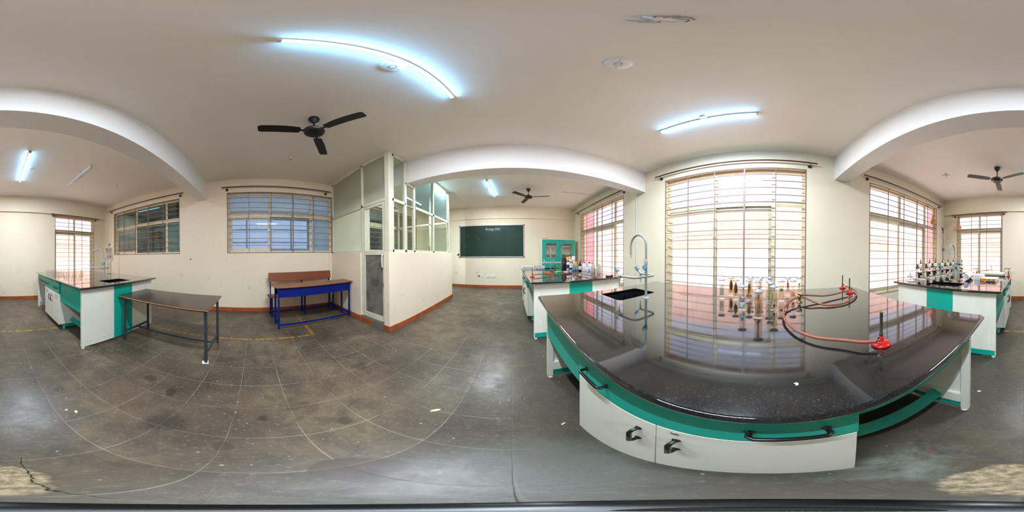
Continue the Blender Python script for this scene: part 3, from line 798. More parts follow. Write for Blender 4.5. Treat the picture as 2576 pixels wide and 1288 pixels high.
# ------------------------------------------------------------------ front wall: blackboard, sockets, cabinet
def board_mat():
    t = NT('green_chalkboard'); P = t.pos()
    n = t.noise(1.3, 5, .6, P); m2 = t.noise(9, 6, .7, P, 1.5)
    col = t.ramp(n, [(0.35, lin((2, 34, 22))), (0.7, lin((18, 56, 42)))])
    col = t.mix(t.math('MULTIPLY', t.ramp(m2, [(0.6, 0.0), (0.8, 1.0)]), .12), col, lin((150, 170, 160)))
    return t.done(t.bsdf(col, .6))
bb = thing('chalkboard', 'large dark green chalkboard with chalk heading on the end wall', 'chalkboard', (-.78, YF, 1.845))
MB().box(-1.26, 1.26, -.022, -.002, -.615, .615).build('board', board_mat(), bb)
fb = MB()
fb.box(-1.275, 1.275, -.03, -.001, .61, .635); fb.box(-1.275, 1.275, -.034, -.001, -.64, -.612)
fb.box(-1.285, -1.255, -.03, -.001, -.635, .635); fb.box(1.255, 1.285, -.03, -.001, -.635, .635)
fb.build('frame', mat('board_aluminium', (206, 206, 212), .35, .5), bb, bevel=.002)
for sx in (-1, 1):
    for sz in (-1, 1): MB().box(sx * 1.25, sx * 1.295, -.038, -.001, sz * .60, sz * .645).build('corner_cap', mat('grey_corner', (90, 86, 80), .5), bb, bevel=.003)
M_CHALK = mat('chalk', (190, 205, 196), .9)
def text_mesh(txt, size, name, m, parent, loc, rot, ext=.0006, shear=0.25):
    cu = bpy.data.curves.new('tmp', 'FONT'); cu.body = txt; cu.size = size; cu.shear = shear; cu.extrude = ext; cu.align_x = 'CENTER'; cu.align_y = 'CENTER'
    ob = bpy.data.objects.new('tmp', cu); COL.objects.link(ob)
    dg = bpy.context.evaluated_depsgraph_get()
    me = bpy.data.meshes.new_from_object(ob.evaluated_get(dg)); bpy.data.objects.remove(ob)
    o = bpy.data.objects.new(name, me); COL.objects.link(o); me.materials.clear(); me.materials.append(m)
    o.parent = parent; o.location = loc; o.rotation_euler = rot; return o
text_mesh('Biology (SG)', .115, 'chalk_writing', M_CHALK, bb, (.06, -.0235, .46), (PI / 2, 0, 0))
MB().tube(bez([(-.22, -.0235, .372), (-.05, -.0235, .385), (.12, -.0235, .383), (.36, -.0235, .387)], 5), .004, 6, flat=.3).build('chalk_line', M_CHALK, bb)
for x, z, l in ((-.94, .20, .04), (-1.23, .10, .035), (-.50, .09, .03), (-1.0, -.16, .04), (-1.04, -.24, .02), (-1.24, .36, .008)):
    MB().tube([(x, -.0235, z - l), (x + .006, -.0235, z + l)], .004, 6, flat=.3).build('chalk_mark', M_CHALK, bb)

ds = thing('duster', 'small dark duster hanging beside the lower corner of the chalkboard', 'duster', (-2.12, YF - .022, 1.32))
MB().box(-.03, .03, -.02, .02, -.03, .03).build('felt', mat('dark_felt', (40, 36, 26), .9), ds, bevel=.004)
MB().box(-.026, .026, -.028, -.02, -.022, .022).build('wooden_back', mat('dark_wood_back', (60, 50, 34), .6), ds, bevel=.002)
sk = thing('wall_socket', 'small white double socket low on the chalkboard wall', 'socket', (-1.145, YF, .45))
MB().box(-.055, .055, -.012, -.0005, -.06, .06).build('plate', M_WPLASTIC, sk, bevel=.003)
MB().box(-.03, -.01, -.017, -.012, -.02, .02).box(.01, .03, -.017, -.012, -.02, .02).build('switch', M_EDGE, sk)
sk2 = thing('switch_board', 'wide white switch board low on the chalkboard wall', 'socket', (-.785, YF, .45))
MB().box(-.20, .20, -.014, -.0005, -.05, .055).build('plate', M_WPLASTIC, sk2, bevel=.003)
for i in range(4):
    MB().box(-.17 + i * .055, -.135 + i * .055, -.019, -.014, -.022, .024).build('switch', M_EDGE, sk2, bevel=.001)
for dx, dz in ((.10, .012), (.085, -.01), (.115, -.01), (.165, .012), (.15, -.01), (.18, -.01)): MB().cyl((dx, -.0145, dz), (dx, -.0155, dz), .006, n=10).build('socket_hole', M_BLACKPL, sk2)
lz = thing('cable_end', 'short dark cable end sticking out of the wall beside the small socket', 'cable', (-1.25, YF, .47))
MB().tube(bez([(0, 0, .02), (-.02, -.03, .01), (-.05, -.03, -.01), (.02, -.02, -.02)], 5), .009, 6).build('cable', mat('brown_black_cable', (50, 38, 20), .6), lz)
for i, x in enumerate((-1.5, -.95, -.42, .22)):
    r0 = MB().tube(arc((0, 0, 0), .045, 0, 300 if i % 2 else 360, 22, 'xz'), .0035, 6, flat=.5)
    o = r0.build('ring_mark', mat('old_glue', (206, 190, 164), .6)); o.location = (x, YF - .002, 2.61 + .02 * (i == 2))
    tag(o, 'pale ring shaped glue mark on the wall above the chalkboard', 'mark', 'ring marks above the chalkboard')

cab = thing('storage_cabinet', 'teal and white glazed cabinet standing in the corner by the window', 'cabinet', (1.78, 6.10, 0))
W2, D2, CH_ = .665, .20, 1.895
b = MB()
b.box(-W2, -W2 + .02, -D2, D2, .02, CH_); b.box(W2 - .02, W2, -D2, D2, .02, CH_)
b.box(-W2 + .02, W2 - .02, -D2, D2, CH_ - .03, CH_); b.box(-W2 + .02, W2 - .02, -D2, D2, .02, .10)
b.box(-W2 + .02, W2 - .02, D2 - .02, D2, .10, CH_ - .03); b.box(-W2 + .02, W2 - .02, -D2, D2 - .02, .985, 1.025)
b.build('body', M_WHITE, cab, bevel=.002)
for z in (1.32, 1.6): MB().box(-W2 + .02, W2 - .02, -D2 + .03, D2 - .02, z, z + .016).build('shelf', M_WHITE, cab)
for sx in (-1, 1):
    x0, x1 = (-W2 + .022, -.004) if sx < 0 else (.004, W2 - .022)
    d = MB(); z0, z1 = 1.035, CH_ - .035
    wl, wr = (.135, .105) if sx < 0 else (.105, .125)
    gx0, gx1, gz0, gz1 = x0 + wl, x1 - wr, z0 + .16, z1 - .14
    y0, y1 = -D2 - .018, -D2 - .001
    d.box(x0, gx0, y0, y1, z0, z1); d.box(gx1, x1, y0, y1, z0, z1)
    d.box(gx0, gx1, y0, y1, gz1, z1); d.box(gx0, gx1, y0, y1, z0, gz0)
    c = .05
    co = [(gx0, gz0, 1, 1), (gx0, gz1, 1, -1), (gx1, gz1, -1, -1), (gx1, gz0, -1, 1)]
    for (cx, cz, ax, az) in co:
        if (ax, az) == ((-1, -1) if sx < 0 else (1, 1)) : continue
        tri = [(cx, cz), (cx + ax * c, cz), (cx, cz + az * c)]
        if ax * az < 0: tri.reverse()
        d.prism(tri, y0, y1, ax='y')
    dd = d.build('door', M_TEAL, cab)
    MB().box(gx0, gx1, y0 + .008, y0 + .011, gz0, gz1).build('glass', M_CLEAR, dd)
    hx = x1 - .035 if sx < 0 else x0 + .055; hz = 1.50 if sx < 0 else 1.63
    MB().tube([(hx, y0, hz - .05), (hx, y0 - .025, hz - .05), (hx, y0 - .025, hz + .05), (hx, y0, hz + .05)], .006, 8).build('handle', M_BLACKPL, dd)
    d = MB().box(x0, x1, y0, y1, .105, .98).build('door', M_TEAL, cab, bevel=.002)
    MB().tube([(hx, y0, .72), (hx, y0 - .025, .72), (hx, y0 - .025, .82), (hx, y0, .82)], .006, 8).build('handle', M_BLACKPL, d)
for sx in (-1, 1):
    for sy in (-1, 1): MB().cyl((sx * (W2 - .05), sy * (D2 - .04), 0), (sx * (W2 - .05), sy * (D2 - .04), .021), .018).build('foot', M_FOOT, cab)
hz_ = MB()
hz_.tube(bez([(0, 0, .01), (.06, .03, .035), (.12, -.01, .02), (.17, .02, .03), (.22, 0, .01)], 5), .007, 6)
o = hz_.build('cable_coil', mat('dark_wire', (50, 44, 42))); o.location = (1.17, 6.0, CH_ - .002); tag(o, 'tangle of dark cable lying on top of the teal cabinet', 'cable')

# ------------------------------------------------------------------ laboratory benches
TOPZ = .92
def slab_with_hole(x0, x1, y0, y1, hx0, hx1, hy0, hy1, z0, z1, cr=.035):
    """worktop outline with rounded corners and a rectangular sink opening"""
    bm = bmesh.new()
    def rr(a0, a1, b0, b1, r, k=5):
        pts = []
        for cx, cy, s in ((a1 - r, b1 - r, 0), (a0 + r, b1 - r, 90), (a0 + r, b0 + r, 180), (a1 - r, b0 + r, 270)):
            for i in range(k + 1):
                a = math.radians(s + 90 * i / k); pts.append((cx + r * math.cos(a), cy + r * math.sin(a)))
        return pts
    outer = rr(x0, x1, y0, y1, cr); inner = rr(hx0, hx1, hy0, hy1, .03)
    n = len(outer); prof = [(0.0, z0), (0.0, (z0 + z1) / 2)]
    t = z1 - z0
    rings = []
    # bullnose edge
    for k in range(7):
        a = -PI / 2 + PI * k / 6
        off = t / 2 * (1 - math.cos(a)); zz = (z0 + z1) / 2 + t / 2 * math.sin(a)
        sx = (x1 - x0) / 2; sy = (y1 - y0) / 2; mx, my = (x0 + x1) / 2, (y0 + y1) / 2
        rings.append([bm.verts.new((mx + (p[0] - mx) * (sx - off) / sx, my + (p[1] - my) * (sy - off) / sy, zz)) for p in outer])
    it = [bm.verts.new((p[0], p[1], z1)) for p in inner]; ib = [bm.verts.new((p[0], p[1], z0)) for p in inner]
    for A, B in zip(rings, rings[1:]):
        for i in range(n): f = bm.faces.new((A[i], A[(i + 1) % n], B[(i + 1) % n], B[i])); f.smooth = True
    for i in range(n):
        j = (i + 1) % n
        bm.faces.new((rings[-1][i], rings[-1][j], it[j], it[i])); bm.faces.new((rings[0][j], rings[0][i], ib[i], ib[j]))
        bm.faces.new((it[i], it[j], ib[j], ib[i]))
    bmesh.ops.recalc_face_normals(bm, faces=bm.faces)
    me = bpy.data.meshes.new('worktop'); bm.to_mesh(me); bm.free()
    o = bpy.data.objects.new('worktop', me); COL.objects.link(o); me.materials.append(M_GRAN); return o

def handle_u(p0, p1, out, r=.007, d=.032):
    """bow handle between two points, standing off along 'out'"""
    p0, p1, out = Vector(p0), Vector(p1), Vector(out)
    ax = (p1 - p0).normalized()
    q = [p0, p0 + out * (d * .72), p0 + out * d + ax * .010, p1 + out * d - ax * .010, p1 + out * (d * .72), p1]
    b = MB().tube(q, r, 10)
    for p in (p0, p1): b.lathe([(r * 1.7, 0), (r * 1.5, .003), (r, .008)], c=p, n=12, M=out.to_track_quat('Z', 'Y').to_matrix())
    return b

def make_bench(label, cx, cy, mx=1, my=1, kick=True, band='green'):
    """local -x*mx is the drawer side, +y*my the sink end"""
    B = thing('lab_bench', label, 'laboratory bench', (cx, cy, 0), 0, None)
    HX, HY = .715, 1.158
    X = lambda v: v * mx
    Y = lambda v: v * my
    # worktop and sink
    sx0, sx1 = sorted((X(-.215), X(.235))); sy0, sy1 = sorted((Y(.80), Y(1.09)))
    wt = slab_with_hole(-.785, .775, -1.235, 1.235, sx0, sx1, sy0, sy1, .893, TOPZ)
    wt.parent = B
    s = MB(); t = .008
    s.box(sx0 - t, sx0, sy0 - t, sy1 + t, .70, .905); s.box(sx1, sx1 + t, sy0 - t, sy1 + t, .70, .905)
    s.box(sx0, sx1, sy0 - t, sy0, .70, .905); s.box(sx0, sx1, sy1, sy1 + t, .70, .905); s.box(sx0 - t, sx1 + t, sy0 - t, sy1 + t, .692, .70)
    sk_ = s.build('sink', M_SINK, B)
    MB().lathe([(.028, .7005), (.022, .703), (.0005, .7025)], c=((sx0 + sx1) / 2, (sy0 + sy1) / 2, 0), n=20).build('drain', M_STEEL, sk_)
    # end panels: posts, rails, inset board
    for e in (-1, 1):
        yo = e * HY; yi = e * (HY - .035)
        p = MB()
        p.box(-HX, -HX + .05, yi, yo, .025, .892); p.box(HX - .05, HX, yi, yo, .025, .892)
        p.box(-HX + .05, HX - .05, yi, yo, .84, .892); p.box(-HX + .05, HX - .05, yi, yo, .11, .22)
        p.box(-HX + .05, HX - .05, e * (HY - .012), yo, .22, .84)
        ep = p.build('end_panel', M_WHITE, B, bevel=.002)
        q = MB(); f0, f1 = (yo, yo + e * .003)
        if kick: q.box(-HX + .012, HX - .012, e * (HY - .018), e * (HY + .002), .032, .108)
        bx0, bx1 = (-.185, .195)
        q.box(X(bx0), X(bx1), f0, f1, .11 if kick else .034, .8915)
        if not kick:
            q.box(X(bx0), X(bx1), e * (HY - .018), yo, .034, .11)
        q.build('teal_panel', M_TEAL, ep)
        if not kick:
            MB().box(-HX + .05, HX - .05, e * (HY - .016), e * (HY - .001), .034, .108).build('lower_board', M_WHITE, ep)
        for sx in (-1, 1):
            MB().lathe([(.024, 0), (.024, .006), (.013, .012), (.012, .026)], c=(sx * (HX - .028), e * (HY - .02), 0), n=18).build('foot', M_FOOT, ep)
    # top rail under the slab
    for sx in (-1, 1): MB().box(sx * HX, sx * (HX - .02), -HY + .035, HY - .035, .872, .892).build('top_rail', M_EDGE, B)
    # centre cabinet block
    cw_ = .408
    c = MB()
    c.box(-HX + .002, HX - .002, -cw_, cw_, .105, .866)
    c.build('carcass', M_WHITE, B, bevel=.002)
    pl = MB().box(-HX + .06, HX - .06, -cw_ + .02, cw_ - .02, .03, .105)
    plo = pl.build('plinth', M_TEAL, B)
    for sx in (-1, 1):
        for sy in (-1, 1): MB().lathe([(.02, 0), (.02, .006), (.011, .012), (.011, .031)], c=(sx * (HX - .09), sy * (cw_ - .05), 0), n=14).build('foot', M_FOOT, plo)
    for side in (-1, 1):
        fx0, fx1 = X(side * -1 * -HX), None
        base = X(side) * HX if False else side * HX * (1)
    for side in (-1, 1):
        # side -1 is the drawer side before mirroring
        xf = X(side * HX); o = 1 if xf > 0 else -1
        xo = xf + o * .022
        dw = MB().box(xf - o * .0, xo, -cw_ - .004, cw_ + .004, .676, .866).build('drawer', M_TEAL, B, bevel=.002)
        for yy in (-.27, .27):
            handle_u((xo, yy - .07, .765), (xo, yy + .07, .765), (o, 0, 0)).build('handle', M_BLACKPL, dw)
        Mk = Vector((o, 0, 0)).to_track_quat('Z', 'Y').to_matrix()
        MB().lathe([(.010, 0), (.010, .003), (.0075, .004), (.0005, .0035)], c=(xo, 0, .835), n=16, M=Mk).build('keyhole', M_BRASS, dw)
        for k, (a, c2) in enumerate(((-cw_, -.0015), (.0015, cw_))):
            d = MB().box(xf, xo, a, c2, .105, .672).build('door', M_WHITE, B, bevel=.0015)
            hy = -.055 if k == 0 else .055
            handle_u((xo, hy, .475), (xo, hy, .585), (o, 0, 0)).build('handle', M_BLACKPL, d)
            if k == 0: MB().lathe([(.010, 0), (.010, .003), (.0075, .004), (.0005, .0035)], c=(xo, -.05, .65), n=16, M=Mk).build('keyhole', M_STEEL, d)
        # aprons: deep one at the sink end, shallow one at the other
        ya, yb = sorted((Y(cw_ + .006), Y(HY - .036)))
        MB().box(xf - o * .018, xf - o * .0, ya, yb, .56, .871).build('apron', M_TEAL, B)
        ya, yb = sorted((Y(-cw_ - .006), Y(-HY + .036)))
        MB().box(xf - o * .018, xf - o * .0, ya, yb, .768, .871).build('apron', M_TEAL, B)
        # sloping foot rest planks
        for ya, yb in ((cw_ + .001, HY - .036), (-HY + .036, -cw_ - .001)):
            xa = xf - o * .172
            fr_ = MB(); A = Vector((xa, 0, .168)); Bv = Vector((xa - .063 * o, 0, .212))
            nrm = Vector(((Bv - A).z, 0, -(Bv - A).x)).normalized() * .008
            pts = [A, Bv, Bv + nrm, A + nrm]
            fr_.add([(p.x, ya, p.z) for p in pts] + [(p.x, yb, p.z) for p in pts], [(0, 1, 2, 3), (7, 6, 5, 4), (0, 4, 5, 1), (1, 5, 6, 2), (2, 6, 7, 3), (3, 7, 4, 0)])
            fr_.build('foot_rest', M_TEAL, B)
    for ya, yb in ((cw_ + .001, HY - .036), (-HY + .036, -cw_ - .001)):
        for xa in (-.06, .045): MB().box(xa, xa + .015, ya, yb, .11, .69).build('knee_shade_board', M_KNEE_SHADE, B)  # added dark boards stand in for the darkness inside the knee space
    return B

def make_tap(B, x, y, sgn=1, style='goose', rz=0.0):
    """gooseneck laboratory water tap with two side cocks; sink lies towards +y*sgn"""
    T = MB()
    T.lathe([(.030, 0), (.030, .004), (.022, .009), (.0125, .012)], n=24)
    T.cyl((0, 0, .008), (0, 0, .31), .0115, n=14)
    T.lathe([(.0155, .295), (.0155, .335), (.0115, .340)], n=16)
    tp = T.build('tap', M_TAP, B); tp.location = (x, y, TOPZ)
    tp.rotation_euler = (0, 0, 0 if sgn > 0 else PI)
    if style == 'goose':
        path = [(0, 0, .33), (0, 0, .455)] + [(0, .098 - .098 * math.cos(a), .455 + .105 * math.sin(a)) for a in [PI * k / 14 for k in range(1, 15)]] + [(0, .196, .40)]
        end = Vector((0, .196, .40))
    else:
        path = [(0, 0, .33), (-.035, .055, .50), (-.042, .07, .515), (-.055, .085, .52), (-.115, .155, .515), (-.13, .175, .505), (-.135, .18, .49), (-.137, .183, .45)]
        end = Vector((-.137, .183, .45))
    MB().tube(path, .0105, 12).build('spout', M_TAP, tp)
    def nozzle(p):
        return MB().lathe([(.011, 0), (.011, -.016), (.006, -.02), (.0075, -.03), (.005, -.034), (.0068, -.043), (.0045, -.047), (.006, -.056), (.0035, -.062)], c=p, n=12)
    nozzle(end + Vector((0, 0, .006))).build('nozzle', mat('nozzle_grey', (190, 190, 182), .35), tp)
    # front valve
    v = MB(); v.cyl((0, 0, .275), (-.045, -.03, .275), .013); v.cyl((-.045, -.03, .275), (-.062, -.042, .275), .021, n=18)
    v.build('valve', M_TAPD, tp)
    MB().cyl((-.0622, -.0422, .275), (-.066, -.0445, .275), .015, n=18).build('cap', M_BLUECAP, tp)
    # U-shaped arm with two cocks
    zz = .19
    arm = [(-.135, .20, zz), (-.135, .06, zz)] + [(-.135 + .055 - .055 * math.cos(a), .06 - .06 * math.sin(a), zz) for a in (.4, .8, 1.2, 1.57)] \
        + [(.08, 0, zz)] + [(.08 + .055 * math.sin(a), .06 - .06 * math.cos(a), zz) for a in (.4, .8, 1.2, 1.57)] + [(.135, .20, zz)]
    MB().tube(arm, .0105, 12).build('arm', M_TAP, tp)
    for sx in (-1, 1):
        e = Vector((sx * .135, .20, zz))
        c = MB(); c.cyl(e, e + Vector((0, .0, -.035)), .011, n=12); c.ball(e, .0145, 12)
        c.cyl(e, e + Vector((sx * -.005, .03, .035)), .012, n=12)
        co = c.build('cock', M_TAP, tp)
        a = e + Vector((sx * -.005, .03, .035)); d = Vector((sx * -.08, .6, .75)).normalized()
        MB().cyl(a, a + d * .038, .018, .0195, n=18).build('knob', M_TAPD, tp)
        MB().cyl(a + d * .0382, a + d * .041, .014, n=18).build('cap', M_BLUECAP, tp)
        nozzle(e + Vector((0, 0, -.03))).build('nozzle', mat('nozzle_grey', (190, 190, 182), .35), tp)
    return tp
MAINC = (1.02, .227)
BM_ = make_bench('nearest lab bench, black granite top with specimen jars and long red burner hose', *MAINC)
make_tap(BM_, .014, .723)
BL_ = make_bench('lab bench with teal band on its white end panel, holding flasks and skeleton', -1.715, -2.96, mx=-1, kick=False)
make_tap(BL_, -.035, .64, sgn=-1, style='square')
BR_ = make_bench('lab bench carrying the row of microscopes beside the window', 1.018, -2.97)
make_tap(BR_, .016, .66)
BF_ = make_bench('far lab bench with reagent bottles and white trays near the teal cabinet', 1.03, 3.412)
make_tap(BF_, -.01, .70)

# ------------------------------------------------------------------ table and desk
tb = thing('side_table', 'dark topped steel frame table standing beside the flask bench', 'table', (-1.91, -1.115, 0))
MB().box(-.33, .325, -.655, .64, .737, .742).build('laminate', M_TTOP, tb)
tt = MB().box(-.33, .325, -.655, .64, .722, .7368).build('table_top', M_TEDGE, tb, label='raw plywood board under the dark laminate')
for sx in (-1, 1):
    for sy in (-1, 1):
        x, y = sx * .27 - (.0), sy * .575 + (.02 if sy > 0 else .0)
        lg = MB().box(x - .015, x + .015, y - .015, y + .015, 0, .722).build('leg', M_TLEG, tb, bevel=.002)
for sy in (-1, 1):
    y = sy * .575 + (.02 if sy > 0 else 0)
    MB().box(-.255, .255, y - .0125, y + .0125, .15, .175).build('stretcher', M_TLEG, tb)
    MB().box(-.255, .255, y - .0125, y + .0125, .697, .722).build('top_rail', M_TLEG, tb)
for x in (-.27, .27): MB().box(x - .0125, x + .0125, -.56, .58, .697, .722).build('top_rail', M_TLEG, tb)
MB().box(-.0125, .0125, -.563, .583, .152, .173).build('long_stretcher', M_TLEG, tb)
pp = MB().box(-.035, .03, -.04, .028, .0004, .004).build('paper_pad', mat('white_paper', (236, 236, 240), .8)); pp.location = (-1.64, -.52, 0)
pp.rotation_euler = (0, 0, .3)
for v in pp.data.vertices: pass
tag(pp, 'folded white paper pad under the corner leg of the dark table', 'paper')

dk = thing('school_desk', 'blue steel school desk with attached wooden bench by the wall', 'school desk', (-2.70, .385, 0), math.radians(4.6))
M_ = None
def sq(b, x, y, z0, z1, w=.0145): b.box(x - w, x + w, y - w, y + w, z0, z1)
LD = 1.44
# local: +y along the desk, -x towards the wall
MB().prism([(-.33, -.075), (.045, -.045), (.045, LD + .165), (-.33, LD + .115)], .762, .780).build('desk_top', M_DESKW, dk, bevel=.002)
MB().box(-.008, .006, .018, LD - .018, .59, .761).build('front_panel', M_BLUE, dk)
MB().box(-.29, -.27, .018, LD - .018, .60, .761).build('shelf_back', M_BLUE, dk)
MB().box(-.27, -.008, .018, LD - .018, .60, .612).build('book_shelf', M_BLUE, dk)
for y in (0, LD):
    for x in (0, -.27):
        b = MB(); sq(b, x, y, 0, .761); b.build('leg', M_BLUE, dk, bevel=.002)
    b = MB(); sq(b, -.62, y, 0, .44); b.build('leg', M_BLUE, dk, bevel=.002)
    b = MB(); sq(b, -.80, y, 0, .44); b.build('leg', M_BLUE, dk, bevel=.002)
    MB().box(-.79, -.01, y - .012, y + .012, .085, .11).build('stretcher', M_BLUE, dk)
    MB().box(-.81, -.61, y - .012, y + .012, .415, .44).build('seat_rail', M_BLUE, dk)
for x in (-.62, -.80):
    b = MB(); sq(b, x, LD / 2, 0, .44); b.build('leg', M_BLUE, dk, bevel=.002)
for y in (0, LD / 2, LD):
    b = MB(); b.prism([(-.802, .42), (-.778, .42), (-.828, .90), (-.852, .90)], y - .012, y + .012, ax='y'); b.build('back_post', M_BLUE, dk)
MB().box(-.79, -.61, LD / 2 - .012, LD / 2 + .012, .085, .11).build('stretcher', M_BLUE, dk)
MB().box(-.012, .012, .014, LD - .014, .06, .085).build('stretcher', M_BLUE, dk)
MB().box(-.792, -.768, .014, LD - .014, .06, .085).build('stretcher', M_BLUE, dk)
MB().box(-.86, -.58, -.07, LD + .07, .44, .458).build('seat', M_BENCHW, dk, bevel=.002)
MB().box(-.014, .014, -.008, .008, 0, .19, M=Matrix.Translation((-.806, LD / 2, .755)) @ Matrix.Rotation(math.radians(-6), 4, 'Y') @ Matrix.Diagonal((.6, 95, 1, 1))).build('backrest', M_BENCHW, dk, bevel=.002)

# ------------------------------------------------------------------ things on the nearest bench
def jar(x, y, kind, label, scale=1.0, rz=0.0):
    t = thing('specimen_jar', label, 'specimen jar', (x, y, TOPZ), rz, 'specimen jars on the nearest bench')
    b = MB()
    b.lathe([(.0005, .0005), (.030, .0005), (.0335, .004), (.034, .010), (.031, .016), (.0245, .021), (.023, .026), (.023, .155), (.0215, .158), (.0215, .161)], n=24)
    b.lathe([(.0205, .160), (.0205, .024), (.0005, .022)], n=24, caps=False)
    b.build('glass_jar', M_SPEC_GLASS, t)
    MB().lathe([(.0005, .1612), (.029, .1612), (.031, .164), (.030, .168), (.014, .171), (.012, .176), (.0005, .178)], n=24).build('lid', mat('frosted_jar_lid', (150, 150, 160), .25), t)
    lc = {'fish': (236, 190, 90), 'yellow': (240, 226, 170), 'clear': (236, 240, 232), 'green': (214, 226, 218), 'pink': (244, 214, 190)}
    def specimen(m, bb): return bb.build('specimen', m, t)
    liq = lambda c, top=.14: MB().lathe([(.0005, .025), (.0198, .025), (.0198, top), (.0005, top)], n=20).build('liquid', glass('liquid_%d_%d_%d' % c, c, 1.33), t)
    if kind in ('fish', 'fish2'):
        b = MB(); n = 12; pts = []; r = []
        for i in range(n + 1):
            u = i / n; pts.append((.002 * math.sin(u * 3), 0, .045 + .105 * u)); r.append(max(.0015, .0155 * math.sin(PI * min(1, u * 1.0) ** .8) ** .8) if 0 < i < n else .0015)
        b.tube(pts, r, 12, flat=1.0); b.prism([(-.012, .03), (0, .052), (.012, .03), (0, .036)], -.0012, .0012, ax='y')
        specimen(mat('preserved_fish', (84, 50, 34), .5, var=.25, scale=60), b); liq((253, 232, 190) if kind == 'fish' else (250, 246, 226), .150 if kind == 'fish' else .12)
    elif kind == 'plain_fish':
        b = MB(); b.tube([(-.008, 0, .05), (-.002, 0, .08), (.004, 0, .11), (.008, 0, .145)], [.002, .009, .010, .002], 10)
        specimen(mat('brown_fish', (110, 78, 56), .5), b); MB().lathe([(.0236, .028), (.0236, .036)], n=24, caps=False).build('band', mat('maroon_band', (120, 20, 60), .5), t); liq((252, 240, 218), .12)
    elif kind == 'rods':
        b = MB()
        for k in range(5): b.tube([(.010 * math.cos(k * 1.3), .010 * math.sin(k * 1.3), .030), (.014 * math.cos(k * 1.3 + .6), .014 * math.sin(k * 1.3 + .6), .125)], .0014, 6)
        specimen(mat('thin_grass_stems', (120, 150, 150), .5), b); liq((240, 248, 244), .118)
    elif kind == 'label':
        b = MB(); b.ball((0, .0, .085), .010, 12, (1.2, .8, .5)); specimen(mat('pale_bone', (206, 200, 196), .5), b)
        k = lambda z0, z1, c, a0, a1, nm: MB().add([(.0234 * math.cos(math.radians(a0 + (a1 - a0) * i / 8)), .0234 * math.sin(math.radians(a0 + (a1 - a0) * i / 8)), z) for z in (z0, z1) for i in range(9)], [(i, i + 1, i + 10, i + 9) for i in range(8)], True).build(nm, mat('paper_%d_%d_%d' % c, c, .6), t)
        k(.028, .060, (170, 206, 226), 150, 230, 'label'); k(.026, .040, (70, 190, 30), 190, 236, 'label'); k(.060, .068, (120, 20, 70), 160, 215, 'label')
        liq((248, 249, 250), .09)
    elif kind == 'root':
        b = MB(); b.tube(bez([(-.006, 0, .140), (.002, .002, .11), (.0, 0, .085), (.010, -.002, .045)], 5), [.007] * 6 + [.0075] * 5 + [.004] * 5, 9)
        b.tube([(.004, 0, .10), (.012, .004, .05)], .0035, 7); b.ball((-.012, .002, .034), .008, 8); b.ball((.0, -.008, .030), .006, 8)
        specimen(mat('orange_brown_root', (214, 140, 92), .6, var=.2, scale=70), b); liq((252, 242, 232), .135)
    elif kind == 'yellow':
        b = MB(); b.box(-.006, .006, -.005, .005, .03, .125); specimen(mat('yellow_specimen', (240, 206, 96), .6, var=.2, scale=60), b); liq((252, 249, 232), .12)
    elif kind == 'yellow2':
        b = MB(); b.box(-.010, .012, -.005, .005, .075, .125); specimen(mat('pale_yellow_specimen', (244, 226, 160), .6), b)
        MB().box(-.016, -.006, -.006, .006, .024, .042).build('specimen', mat('brown_specimen', (120, 70, 44), .6), t); liq((244, 242, 222), .125)
    elif kind == 'coil':
        b = MB(); b.lathe([(.0005, -.004), (.013, -.004), (.0145, 0), (.013, .004), (.0005, .004)], c=(0, 0, .092), n=20, M=Vector((-1, .1, 0)).to_track_quat('Z', 'Y').to_matrix())
        specimen(mat('grey_disc_specimen', (140, 130, 116), .6, var=.2, scale=90), b); liq((250, 244, 228), .135)
    elif kind == 'cray':
        b = MB(); b.tube(bez([(.0, .004, .150), (.004, .0, .115), (-.002, 0, .08), (.0, -.004, .045)], 5), [.004] * 5 + [.0075] * 6 + [.003] * 5, 8)
        for k in range(6):
            z = .07 + k * .011; b.tube([(0, 0, z), (.0, .013, z - .006)], .0012, 5); b.tube([(0, 0, z), (.0, -.013, z - .006)], .0012, 5)
        specimen(mat('red_brown_crustacean', (150, 50, 26), .5, var=.2, scale=80), b); liq((252, 246, 236), .13)
    elif kind == 'pinkish':
        b = MB(); b.tube([(-.006, 0, .03), (.004, 0, .06)], .009, 9); b.tube(bez([(.006, .004, .06), (.010, 0, .10), (.008, 0, .12)], 4), .002, 6)
        specimen(mat('salmon_specimen', (226, 170, 138), .6), b); liq((250, 232, 214), .075)
    elif kind == 'black':
        b = MB(); b.ball((0, 0, .105), .010, 12, (.9, .6, 1.4)); b.ball((0, 0, .075), .007, 10, (.9, .6, 1.1)); b.tube([(0, 0, .07), (.003, 0, .05)], .002, 6)
        specimen(mat('black_specimen', (26, 24, 28), .5), b); liq((252, 250, 240), .118)
    elif kind == 'sprig':
        b = MB(); b.tube([(0, 0, .03), (.002, 0, .13)], .0015, 6)
        for k in range(7): b.ball((.006 * math.cos(k * 2.2), .006 * math.sin(k * 2.2), .06 + k * .010), .004, 7)
        specimen(mat('olive_sprig', (120, 104, 70), .6), b); liq((251, 249, 242), .13)
    else:
        b = MB(); b.tube(bez([(-.004, 0, .04), (.004, .003, .07), (-.002, 0, .10)], 5), .003, 7)
        specimen(mat('pale_tissue', (214, 204, 190), .6), b); liq((250, 250, 247), .12)
    return t
jar(1.352, .384, 'rods', 'specimen jar with thin grey stems, outermost beside the dark fish jar')
jar(1.484, .332, 'fish', 'specimen jar with a dark upright fish in amber liquid')
jar(1.358, .263, 'fish2', 'specimen jar with a grey fish in pale liquid, behind the jar with green label')
jar(1.095, .165, 'label', 'specimen jar with green, blue and maroon labels near the front')
